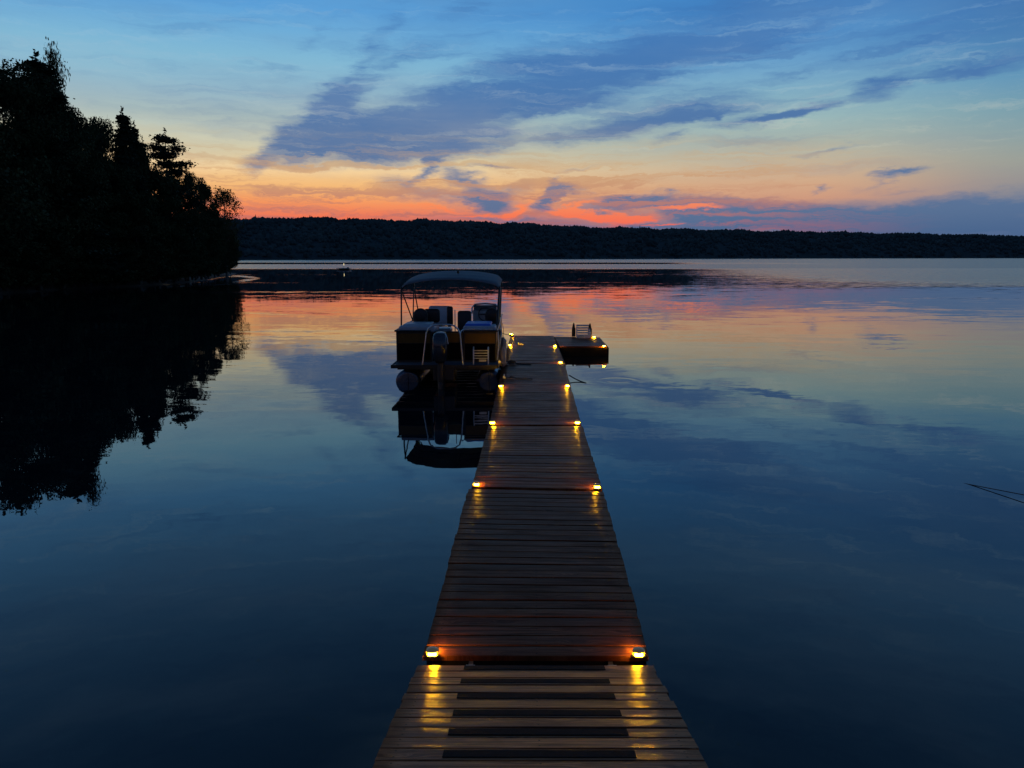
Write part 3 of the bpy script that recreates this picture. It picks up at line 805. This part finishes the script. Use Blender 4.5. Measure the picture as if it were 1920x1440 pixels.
a0 = solve((795,1230), (1217,1231)); a1 = solve((878.5,916.7), (1131,921.7))
a1 = (at(878.5,916.7,0.36), at(1131,921.7,0.36))
A_ = (a0[0], a0[1], a1[0], a1[1])
section(A_, 0.142, 'second stretch of brown dock from the viewer, just beyond the ramp', 2)
b0 = (at(885,912,0.35), at(1129,917.5,0.345)); b1 = (at(915.8,798.7,0.30), at(1091.7,798.7,0.30))
B_ = (b0[0], b0[1], b1[0], b1[1])
section(B_, 0.142, 'third stretch of dock, between the two middle pairs of lamps', 3)
c0 = (at(917.5,796.3,0.29), at(1090,796.3,0.29)); c1 = (at(943.5,681.5,0.32), at(1058,681.5,0.32))
C_ = (c0[0], c0[1], c1[0], c1[1])
section(C_, 0.142, 'long fourth stretch of greyer dock alongside the stern of the boat', 4)
d0 = (at(944.2,680.3,0.30), at(1057.6,680.3,0.30)); d1 = (at(959.5,629.2,0.29), at(1037.5,629.6,0.29))
D_ = (d0[0], d0[1], d1[0], d1[1])
section(D_, 0.142, 'last straight stretch of dock at the far end, beside the boat', 5, skirt=0.18)
t00 = at(1049.5,649.3,0.29); t10 = at(1139,649.3,0.29); t01 = at(1039.2,631.0,0.29); t11 = at(1124,632.6,0.29)
T_ = (t00, t10, t01, t11)
Troot, Torg = section(T_, 0.142, 'side platform sticking out to the right at the far end of the dock', 6, skirt=0.26)

def qpt(q_, u, v, dz_=0.0):
    a = q_[0].lerp(q_[1], u); b = q_[2].lerp(q_[3], u); return a.lerp(b, v) + Vector((0,0,dz_))

# ------------------------------------------------------------------ solar dock lamps
def lamp_proto():
    r = empty('dock_lamp')
    h = MB()
    h.lathe([(0.044,0.0),(0.046,0.004),(0.045,0.010),(0.040,0.012)], n=24, sx=1.0, sy=0.86)      # foot
    c = MB(); c.lathe([(0.043,0.034),(0.044,0.038),(0.040,0.047),(0.030,0.053),(0.015,0.056),(0.002,0.0565)], n=24, sx=1.0, sy=0.86)
    c.build('cap', M['lamp_cap'], r)
    for sx in (-1, 1): h.box((sx*0.036, 0, 0.023), (0.010, 0.030, 0.026))
    h.build('housing', M['housing'], r)
    s = MB(); s.lathe([(0.026,0.0121),(0.026,0.0339)], n=16, sx=1.0, sy=0.7); s.build('diffuser', M['lamp_clear'], r)
    for sy in (-1, 1):
        l = MB(); l.rbox((0, sy*0.030, 0.0225), (0.056, 0.010, 0.0185), 0.003, 2); l.build('lens', M['lamp'], r)
    return r
LP = [ (811,1229,A_,'left lamp of the nearest pair, at the top of the ramp'), (1197,1230,A_,'right lamp of the nearest pair, at the top of the ramp'),
       (893.5,911,B_,'left lamp of the second pair of glowing amber lamps'), (1119.5,916,B_,'right lamp of the second pair of glowing amber lamps'),
       (923.5,795.2,C_,'left lamp of the third pair of glowing amber lamps'), (1082.5,795,C_,'right lamp of the third pair of glowing amber lamps'),
       (939,726,C_,'left lamp of the fourth pair, behind the boat stern'), (1064,725.5,C_,'right lamp of the fourth pair, opposite the boat stern'),
       (1051,681.3,D_,'single lamp on the right dock edge in front of the side platform'), (956,648.5,D_,'lamp on the left dock edge beside the boat side'),
       (1040.5,650.3,D_,'lamp in the inner corner where the side platform begins'), (1132.5,650.2,T_,'lamp on the near right corner of the side platform'),
       (1114,633,T_,'lamp on the far right corner of the side platform beside the white ladder'), (958.5,630.8,D_,'farthest lamp, on the dark corner block at the dock end')]
lp = lamp_proto()
LZ = {}
for i, (px, py, q_, lab) in enumerate(LP):
    z = {id(A_):a0[0].z, id(B_):0.345, id(C_):0.295, id(D_):0.30, id(T_):0.29}[id(q_)]
    if q_ is C_ and i > 5: z = 0.31
    p = at(px, py, z)
    o = lp if i == 0 else copy_tree(lp)
    if i == 13: p.z += 0.062
    o.location = (p.x, p.y, p.z + 0.002); o.rotation_euler = (0, 0, math.radians(rnd.uniform(-4, 4)-1.5))
    if i >= 4: o.scale = (1.12, 1.12, 1.12)
    tag(o, lab, 'lamp', 'amber solar lamps along the dock edges')
pb = at(958.5, 630.8, 0.29)
kb = MB(); kb.rbox((0,0,0.03), (0.13,0.13,0.06), 0.008, 2)
o = kb.build('corner_block', M['black'], loc=(pb.x, pb.y, 0.2925)); tag(o, 'small dark block under the farthest lamp at the dock corner', 'block')

# ------------------------------------------------------------------ swim ladder and posts on the platform
def post(px, ytop, ybase, label):
    p = at(px, ybase, 0.295); h_ = None
    d = math.hypot(p.x, p.y); _, e = azel(px, ytop); ztop = H + d*math.tan(math.radians(e)); h_ = ztop-0.295
    m_ = MB(); w = 0.062
    prof = [(-w, 0), (w, 0), (w*1.0, h_*0.55), (w*0.62, h_*0.72), (w*0.28, h_*0.95), (0, h_), (-w*0.4, h_*0.93), (-w*0.75, h_*0.70), (-w, h_*0.55)]
    m_.prism(prof, 0.09, Matrix.Translation((0,-0.045,0)))
    o = m_.build('ladder_post', M['post_wood'], loc=(p.x, p.y, 0.297), bevel=0.006); tag(o, label, 'post', 'pointed posts on the side platform')
    return p, h_
p1, hp = post(1075.5, 605, 631.0, 'left pointed dark post beside the white ladder')
p2, _ = post(1106, 606, 632.5, 'right pointed dark post beside the white ladder')
wl = (p2-p1).length
lc = (p1+p2)/2 + Vector((0.03, -0.10, 0))
lad = empty('swim_ladder', (lc.x, lc.y, 0.297)); tag(lad, 'white slatted swim ladder folded up between the two pointed posts', 'ladder')
w2_ = 0.23
for s in (-1, 1):
    m_ = MB()
    # side rail: leans back away from the viewer, curling forward at the foot
    pl = [(s*w2_, -0.30, 0.03), (s*w2_, -0.24, 0.14), (s*w2_*0.97, -0.10, 0.28), (s*w2_*0.93, 0.02, 0.41)]
    for a, b in zip(pl[:-1], pl[1:]): bar(m_, Vector(a), Vector(b), 0.035, 0.07)
    m_.build('side_rail', M['white_plastic'], lad, bevel=0.004)
for k in range(5):
    t = k/4
    m_ = MB(); y = -0.26 + 0.27*t; z = 0.095 + 0.305*t
    m_.box((0, y, z), (w2_*2-0.03, 0.022, 0.052), rx=math.radians(-35)); m_.box((0, y+0.03, z-0.008), (w2_*2-0.03, 0.06, 0.014)); m_.build('step', M['white_plastic'], lad)
m_ = MB(); m_.box((0, -0.305, 0.055), (w2_*2-0.04, 0.02, 0.10)); m_.build('foot_panel', M['white_plastic'], lad, bevel=0.004)

# ------------------------------------------------------------------ pontoon boat
BX, BY = -1.555, 17.72
boat = empty('pontoon_boat', (BX, BY, 0), math.radians(-0.6))
tag(boat, 'dark pontoon boat with gold stripe and canvas canopy moored left of the dock', 'boat')
def bp(mbx, name, m, parent=boat, bevel=0.0): return mbx.build(name, M[m], parent, bevel)
# tubes
for s in (-1, 1):
    m_ = MB()
    prof = [(0.02,0.90),(0.20,0.885),(0.30,0.90),(0.31,0.93),(0.31,5.6),(0.28,6.1),(0.18,6.5),(0.03,6.75)]
    m_.lathe(prof, (s*0.985, 0, 0.0), 28, 'Y')
    p = bp(m_, 'pontoon', 'tube_alu')
    r_ = MB(); r_.box((s*0.985, 0.893, 0.0), (0.014, 0.03, 0.56)); r_.build('seam', M['rail'], p)
    k_ = MB()
    for y in (1.3, 2.2, 3.1, 4.0, 4.9): k_.box((s*0.985, y, 0.35), (0.16, 0.10, 0.10))
    k_.build('bracket', M['alu'], p)
m_ = MB()
for y in np.arange(0.35, 6.2, 0.45): m_.box((0, y, 0.425), (2.3, 0.06, 0.09))
bp(m_, 'cross_beams', 'rail')
m_ = MB(); m_.box((0, 3.2, 0.50), (2.44, 6.4, 0.052)); dk = bp(m_, 'deck', 'carpet', bevel=0.008)
m_ = MB()
for s in (-1, 1): m_.box((s*1.235, 3.2, 0.50), (0.03, 6.4, 0.08))
m_.box((0, -0.015, 0.50), (2.50, 0.03, 0.085)); bp(m_, 'deck_trim', 'rail', bevel=0.006)
# motor bracket and splash box
m_ = MB(); m_.box((-0.02, 0.25, 0.33), (0.5, 0.55, 0.30)); m_.box((-0.02, 0.8, 0.2), (0.42, 0.6, 0.28)); bp(m_, 'motor_bracket', 'rail', bevel=0.02)
# fence panels: stern (two halves with a gate), sides, bow
def fence(x0, y0, x1, y1, name='fence_panel'):
    a = Vector((x0, y0, 0)); b = Vector((x1, y1, 0)); L = (b-a).length; rz = math.atan2(y1-y0, x1-x0); c = (a+b)/2
    m_ = MB(); m_.box((c.x, c.y, 0.79), (L, 0.022, 0.40), rz); p = m_.build(name, M['panel_dark'], boat)
    u = MB(); u.box((c.x, c.y, 1.105), (L-0.02, 0.024, 0.225), rz); u.build('gold_stripe', M['gold'], p)
    f = MB()
    for z, h_ in ((0.57, 0.04), (0.991, 0.012), (1.24, 0.04)): f.box((c.x, c.y, z), (L+0.01, 0.034, h_), rz)
    n = max(1, int(round(L/0.75)))
    for k in range(n+1):
        q_ = a.lerp(b, k/n); f.box((q_.x, q_.y, 0.905), (0.034, 0.036, 0.70), rz)
    f.build('rail_frame', M['rail'], p)
    return p
X = 1.165
fence(-X, 0.46, -0.36, 0.46); fence(0.42, 0.46, X, 0.46); fence(-0.33, 0.62, 0.39, 0.62)
fence(-X, 0.48, -X, 5.9); fence(X, 0.48, X, 2.2); fence(X, 3.0, X, 5.9); fence(-X+.02, 5.92, -0.4, 6.1); fence(0.4, 6.1, X-.02, 5.92)
# rub line under the top rail
m_ = MB()
for s in (-1, 1): m_.tube([(s*1.20, 0.42, 1.285), (s*1.20, 3, 1.285), (s*1.19, 5.9, 1.285)], 0.022, 8)
m_.tube([(-1.2, 0.42, 1.285), (-0.36, 0.40, 1.285)], 0.022, 8); m_.tube([(1.2, 0.42, 1.285), (0.42, 0.40, 1.285)], 0.022, 8)
bp(m_, 'top_rail', 'rail')
# stern sun pads
m_ = MB(); m_.rbox((-0.70, 1.0, 1.30), (0.86, 1.05, 0.16), 0.05, 3, rx=math.radians(-2)); q = bp(m_, 'sun_pad', 'cushion')
m_ = MB(); m_.rbox((-0.72, 1.05, 1.395), (0.66, 0.8, 0.05), 0.02, 3); m_.build('pad_inset', M['cushion'], q)
m_ = MB(); m_.rbox((0.78, 1.0, 1.30), (0.78, 1.05, 0.16), 0.05, 3, rx=math.radians(-2)); q = bp(m_, 'sun_pad', 'cushion')
m_ = MB(); m_.rbox((0.74, 1.05, 1.40), (0.62, 0.92, 0.07), 0.03, 3); m_.build('pad_inset', M['cushion_blue'], q)
# seats
def seat(x, y, w, h_, top, m1, rnd_=0.08, rz=0.0, name='seat', inset=None):
    m_ = MB(); m_.rbox((x, y, top-h_/2), (w, 0.14, h_), rnd_, 4, rz=rz, rx=math.radians(-6)); p = bp(m_, name, m1)
    m_ = MB(); m_.rbox((x, y+0.28, 1.02), (w*0.98, 0.52, 0.16), 0.05, 3, rz=rz); m_.build('seat_base', M['cushion'], p)
    m_ = MB(); m_.tube([(x, y+0.28, 0.53), (x, y+0.28, 0.95)], 0.05, 10); m_.build('pedestal', M['alu'], p)
    if inset:
        m_ = MB(); m_.rbox((x, y-0.085, top-h_/2-0.02), (w*0.8, 0.03, h_*0.75), 0.02, 2, rz=rz, rx=math.radians(-6)); m_.build('back_panel', M[inset], p)
    return p
def captain(x, y, top):
    m_ = MB(); m_.lathe([(0.01,-0.06),(0.14,-0.06),(0.19,-0.03),(0.19,0.03),(0.14,0.06),(0.01,0.06)], (x, y, top-0.19), 24, 'Y', 0.98, 1.0)
    m_.rbox((x, y, top-0.34), (0.37, 0.11, 0.30), 0.05, 3)
    p = bp(m_, 'captain_chair', 'seat_black')
    m_ = MB(); m_.rbox((x, y+0.26, 1.06), (0.46, 0.5, 0.14), 0.05, 3); m_.build('seat_base', M['seat_black'], p)
    m_ = MB(); m_.tube([(x, y+0.26, 0.53), (x, y+0.26, 1.0)], 0.045, 10); m_.build('pedestal', M['alu'], p)
captain(-0.79, 1.95, 1.72); captain(1.02, 2.3, 1.70)
seat(-0.42, 3.1, 0.60, 0.50, 1.71, 'cushion_white', 0.10)
m_ = MB(); m_.rbox((-0.55, 2.35, 1.50), (0.42, 0.16, 0.36), 0.08, 4); bp(m_, 'headrest', 'seat_black')
m_ = MB(); m_.rbox((-0.10, 2.6, 1.48), (0.16, 0.12, 0.5), 0.05, 3); bp(m_, 'side_bolster', 'seat_black')
seat(0.31, 2.2, 0.36, 0.56, 1.64, 'seat_black', 0.07)
# helm console
m_ = MB(); m_.rbox((0.80, 3.25, 1.10), (0.66, 0.5, 1.05), 0.06, 3); hc = bp(m_, 'helm_console', 'grey_trim')
arc = [(-0.36+0.72*i/14, 0) for i in range(15)]
m_ = MB()
pts_ = [(0.80-0.36, 3.12, 1.50), (0.80-0.35, 3.14, 1.66), (0.80-0.28, 3.17, 1.745), (0.80, 3.2, 1.765), (0.80+0.28, 3.17, 1.745), (0.80+0.35, 3.14, 1.66), (0.80+0.36, 3.12, 1.50)]
m_.tube(pts_, 0.022, 8); m_.build('windscreen_frame', M['alu'], hc)
m_ = MB(); m_.box((0.80, 3.17, 1.615), (0.62, 0.012, 0.22), rx=math.radians(-8)); m_.build('windscreen', M['glass_dark'], hc)
m_ = MB(); m_.tube([(0.80+0.17*math.cos(t), 2.93+0.03*math.sin(t), 1.50+0.17*math.sin(t)) for t in np.linspace(0, 6.283, 20)], 0.013, 6); m_.box((0.80, 2.93, 1.50), (0.30, 0.015, 0.03)); m_.tube([(0.8,2.93,1.5),(0.8,3.05,1.48)], 0.02, 6)
m_.build('steering_wheel', M['black'], hc)
# bow seats
m_ = MB(); m_.rbox((-0.75, 4.9, 1.0), (0.62, 1.7, 0.30), 0.06, 3); m_.rbox((-1.0, 4.9, 1.25), (0.16, 1.7, 0.32), 0.06, 3); bp(m_, 'bow_bench', 'cushion')
m_ = MB(); m_.rbox((0.75, 4.9, 1.0), (0.62, 1.7, 0.30), 0.06, 3); m_.rbox((1.0, 4.9, 1.25), (0.16, 1.7, 0.32), 0.06, 3); bp(m_, 'bow_bench', 'cushion')
m_ = MB(); m_.tube([(0.115, 1.6, 0.53), (0.115, 1.6, 1.70)], 0.012, 8); bp(m_, 'gate_post', 'alu')
# canopy
def canopy():
    NX, NY = 28, 12; V = []
    for layer in (0, 1):
        for j in range(NY+1):
            v = j/NY; y = 2.02 + 2.5*v
            for i in range(NX+1):
                u = i/NX*2-1
                arch = 0.165*(1-abs(u)**2.4)
                droop = -0.09*max(0, (abs(u)-0.90)/0.10)**1.5
                sag = -0.032*math.sin(v*math.pi*3)**2*(1-u*u)
                edge = -0.05*max(0, (0.06-v)/0.06) - 0.04*max(0, (v-0.95)/0.05)
                hw = 1.235 if abs(u) < 0.985 else 1.24
                V.append((u*hw*1.02-0.03, y + 0.03*math.sin(u*3)*0, 2.325 + arch + droop + sag + edge + 0.15*v + 0.03*math.sin(v*math.pi) - layer*0.014))
    n = (NX+1)*(NY+1); fs = []
    for j in range(NY):
        for i in range(NX):
            a = j*(NX+1)+i; b = a+1; c = a+NX+2; d = a+NX+1
            fs += [(a,b,c,d), (n+a,n+d,n+c,n+b)]
    for i in range(NX): fs += [(i, n+i, n+i+1, i+1), (NY*(NX+1)+i, NY*(NX+1)+i+1, n+NY*(NX+1)+i+1, n+NY*(NX+1)+i)]
    for j in range(NY):
        a = j*(NX+1); b = a+NX+1; fs.append((a, b, n+b, n+a)); a += NX; b += NX; fs.append((a, n+a, n+b, b))
    m_ = MB(); m_.add(V, fs, True); return m_
cn = bp(canopy(), 'canopy', 'canvas')
m_ = MB()
for y, zc in ((2.06, 2.285), (2.85, 2.345), (3.7, 2.39), (4.45, 2.41)):
    pts_ = [(u*1.235-0.03, y, zc + 0.148*(1-abs(u)**2.4) - (0.09 if abs(u) > 0.99 else 0)) for u in np.linspace(-1, 1, 17)]
    m_.tube(pts_, 0.014, 6)
m_.build('canopy_bow', M['rail'], cn)
m_ = MB()
for s in (-1, 1):
    r_ = 0.020 if s < 0 else 0.027
    kx = 1.25*s - 0.03
    m_ = MB()
    m_.tube([(kx, 2.06, 2.25), (1.17*s, 1.2, 1.30)], r_, 8)
    m_.tube([(kx, 2.06, 2.18), (1.17*s, 3.25, 1.30)], 0.017, 8)
    m_.tube([(kx, 4.42, 2.32), (1.17*s, 3.30, 1.30)], 0.017, 8)
    m_.tube([(kx, 4.2, 2.33), (1.17*s, 4.6, 1.30)], 0.017, 8)
    bp(m_, 'canopy_strut', 'rail')
m_ = MB(); m_.tube([(0.10, 2.9, 2.30), (0.10, 2.9, 2.60)], 0.010, 8); m_.lathe([(0.02,0),(0.03,0.01),(0.03,0.06),(0.01,0.08)], (0.10,2.9,2.58), 12); bp(m_, 'light_pole', 'rail')
# outboard motor
m_ = MB()
def ring(y0, y1, w, z, tilt=0): return [(-w, y0, z), (-w*0.96, (y0+y1)/2, z+tilt*.5), (-w*0.62, y1, z+tilt), (w*0.62, y1, z+tilt), (w*0.96, (y0+y1)/2, z+tilt*.5), (w, y0, z), (w*0.75, y0-0.07, z), (-w*0.75, y0-0.07, z)]
MX = -0.085
rings = [ring(-0.20,0.20,0.10,0.58), ring(-0.26,0.24,0.155,0.70), ring(-0.30,0.26,0.175,0.88), ring(-0.30,0.26,0.180,1.06), ring(-0.26,0.24,0.170,1.20), ring(-0.20,0.20,0.145,1.285), ring(-0.10,0.12,0.085,1.315)]
vs = [(x+MX, y, z) for r in rings for x, y, z in r]; n = 8
m_.add(vs, [(i*n+k, i*n+(k+1) % n, (i+1)*n+(k+1) % n, (i+1)*n+k) for i in range(len(rings)-1) for k in range(n)] + [tuple(range(n))[::-1], tuple(range((len(rings)-1)*n, len(rings)*n))], True)
mot = bp(m_, 'outboard_motor', 'motor'); md = mot.modifiers.new('sub', 'SUBSURF'); md.levels = 2; md.render_levels = 2
m_ = MB(); m_.rbox((MX, 0.0, 0.35), (0.15, 0.26, 0.75), 0.05, 3); m_.rbox((MX, 0.0, -0.1), (0.10, 0.36, 0.5), 0.03, 2); m_.build('motor_leg', M['black'], mot)
m_ = MB(); m_.tube([(MX-0.155, -0.20, 1.20), (MX-0.13, -0.20, 1.265), (MX-0.05, -0.17, 1.305), (MX+0.07, -0.17, 1.305), (MX+0.14, -0.20, 1.265), (MX+0.17, -0.22, 1.19), (MX+0.19, -0.24, 1.05)], 0.009, 6); m_.build('cowl_trim', M['alu'], mot)
# guard rail arching over the motor
m_ = MB()
pts_ = [(-0.52, 0.05, 0.52), (-0.44, 0.07, 1.10), (-0.42, 0.08, 1.27), (-0.37, 0.08, 1.38), (-0.27, 0.08, 1.445), (-0.15, 0.08, 1.465), (0.10, 0.08, 1.465), (0.22, 0.08, 1.44), (0.31, 0.08, 1.36), (0.355, 0.08, 1.24), (0.37, 0.07, 1.10), (0.42, 0.05, 0.52)]
m_.tube(pts_, 0.019, 10); m_.tube([(0.355, 0.09, 1.24), (0.37, 0.20, 1.31), (0.42, 0.38, 1.325), (0.60, 0.40, 1.33), (1.1, 0.40, 1.325)], 0.013, 8)
bp(m_, 'motor_guard', 'alu')
# boarding ladder folded up against the stern
m_ = MB()
for s in (0.66, 1.00):
    m_.tube([(s, 0.10, 0.53), (s, 0.12, 0.86), (s, 0.14, 0.92), (s, 0.20, 0.93)], 0.016, 8)
for z in (0.68, 0.74, 0.80, 0.86): m_.box((0.83, 0.11, z), (0.34, 0.05, 0.018))
m_.box((0.87, 0.16, 0.62), (0.17, 0.02, 0.05))
bp(m_, 'boarding_ladder', 'alu')
# cleats and side grab rail on the dock side
m_ = MB()
for y in (0.3, 2.6, 5.6):
    m_.box((1.255, y, 0.56), (0.05, 0.05, 0.05)); m_.tube([(1.255, y-0.09, 0.60), (1.255, y+0.09, 0.60)], 0.014, 6)
bp(m_, 'cleat', 'alu')
m_ = MB(); m_.tube([(1.20, 0.50, 0.60), (1.235, 0.52, 1.0), (1.215, 0.6, 1.26)], 0.014, 6); m_.tube([(1.20, 2.25, 0.60), (1.26, 2.3, 1.15), (1.21, 2.35, 1.30)], 0.014, 6); bp(m_, 'grab_rail', 'alu')

# fenders, ropes and cleats between boat and dock
def w_(x, y, z): return Vector((BX + x, BY + y, z))
def fender(x, y, z, label):
    m_ = MB(); m_.lathe([(0.012,-0.27),(0.03,-0.25),(0.075,-0.21),(0.085,-0.16),(0.085,0.12),(0.075,0.17),(0.03,0.21),(0.014,0.24)], (0,0,0), 18)
    p = w_(x, y, z); r = empty('boat_fender', p); m_.build('fender_body', M['fender'], r)
    c = MB(); c.tube([(0,0,0.23), (0.0,0.01,0.45), (-0.03,0.0,1.27-z)], 0.007, 5); c.build('cord', M['rope'], r)
    tag(r, label, 'fender', 'pale fenders between boat and dock')
fender(1.33, 0.95, 0.62, 'pale fender hanging nearest the stern on the dock side of the boat')
fender(1.33, 2.75, 0.66, 'pale fender hanging farther forward on the dock side of the boat')
def rope(pts, r, mt, name, label, cat='rope', sag=0.0):
    P_ = []
    for a, b in zip(pts[:-1], pts[1:]):
        a, b = Vector(a), Vector(b)
        for i in range(6):
            t = i/6; P_.append(a.lerp(b, t) - Vector((0,0,sag*math.sin(math.pi*t))))
    P_.append(Vector(pts[-1])); org = P_[0].copy()
    m_ = MB(); m_.tube([p-org for p in P_], r, 6); o = m_.build(name, M[mt], loc=org); tag(o, label, cat); return o
def dock_cleat(p, label, rz=0.0):
    m_ = MB(); m_.box((0,0,0.012), (0.06,0.16,0.020)); m_.box((0,-0.03,0.035), (0.025,0.02,0.035)); m_.box((0,0.03,0.035), (0.025,0.02,0.035))
    m_.tube([(0,-0.13,0.062), (0,-0.06,0.052), (0,0.06,0.052), (0,0.13,0.062)], 0.012, 6)
    o = m_.build('dock_cleat', M['steel'], loc=(p.x, p.y, p.z+0.004)); o.rotation_euler = (0,0,rz); tag(o, label, 'cleat', 'cleats on the dock'); return o
k1 = at(945, 709, 0.31); dock_cleat(k1, 'steel cleat on the left dock edge just behind the boat stern lamp')
k2 = at(951, 684, 0.31); dock_cleat(k2, 'steel cleat on the left dock edge where rope is piled')
k3 = at(977, 647, 0.295); dock_cleat(k3, 'dark cleat on the far dock near the left lamp', 1.2)
st = w_(1.26, 0.3, 0.60)
rope([st, (k2.x, k2.y, k2.z+0.06)], 0.011, 'rope_white', 'mooring_line', 'pale mooring line from the boat stern to the rope pile', sag=0.05)
bw = w_(1.22, 5.6, 0.66); pb2 = Vector((pb.x, pb.y, 0.33))
rope([bw + Vector((0,0,0.1)), pb2 + Vector((-0.05,0,0.02))], 0.010, 'rope', 'mooring_line', 'dark mooring line from the boat to the far corner lamp block', sag=0.03)
def coil(p, R, n, label, seed):
    rs = random.Random(seed); pts_ = []
    for i in range(n*14):
        t = i/14*2*math.pi; rr_ = R*(0.55+0.45*math.sin(i*0.21))*(1+rs.uniform(-.08,.08))
        pts_.append((rr_*math.cos(t)*1.3, rr_*math.sin(t), 0.013 + 0.022*(i/14) + rs.uniform(0, .012)))
    for k in range(6): pts_.append((R*1.4 + 0.07*k, -0.02*k + 0.02*math.sin(k*2), 0.014))
    m_ = MB(); m_.tube(pts_, 0.012, 6); o = m_.build('rope_coil', M['rope'], loc=(p.x, p.y, p.z+0.003)); tag(o, label, 'rope', 'coiled ropes on the dock')
coil(at(951, 683.5, 0.315) + Vector((0.10,0,0)), 0.11, 4, 'dark rope heaped on the dock edge beside the boat platform', 3)
coil(at(958, 711, 0.31), 0.09, 2, 'flat dark rope lying on the dock by the boat stern lamp', 8)

# mooring chains that run down into the water
e1 = at(1067, 703.5, 0.10); w1_ = at(1098, 718, 0.0)
rope([e1, w1_, w1_ + (w1_-e1)*0.8], 0.014, 'rope', 'anchor_line', 'dark anchor line slanting from the right dock edge into the water', sag=0.02)
w2p = at(1816, 908, 0.0); far_p = at(1920, 928, 0.05); dv = (far_p-w2p)
rope([w2p - dv*0.25, w2p, far_p, w2p + dv*2.0], 0.006, 'rope', 'mooring_rope', 'thin dark rope rising out of the water at the right edge', sag=0.0)

# ------------------------------------------------------------------ far swim raft with a pale mast
rp = at(645, 505.5, 0.0)
raft = empty('swim_raft', rp); tag(raft, 'tiny moored raft with a pale mast out on the dark water', 'raft')
m_ = MB(); m_.box((0,0,0.32), (3.2,2.4,0.14)); m_.build('raft_deck', M['grey_trim'], raft, bevel=0.02)
m_ = MB(); m_.tube([(-1.2,0,0.05), (1.2,0,0.05)], 0.2, 10); m_.tube([(-1.2,0.8,0.05), (1.2,0.8,0.05)], 0.2, 10); m_.build('float', M['black'], raft)
m_ = MB(); m_.tube([(0,0,0.39), (0,0,1.0)], 0.05, 8); m_.build('mast', M['white_plastic'], raft)
m_ = MB(); m_.tube([(0,0,1.0), (0,0,1.5)], 0.06, 8); m_.build('mast_lamp', M['raft_lamp'], raft)
m_ = MB(); m_.box((0.95,0,0.5), (0.45,0.4,0.22)); m_.build('raft_locker', M['grey_trim'], raft, bevel=0.04)
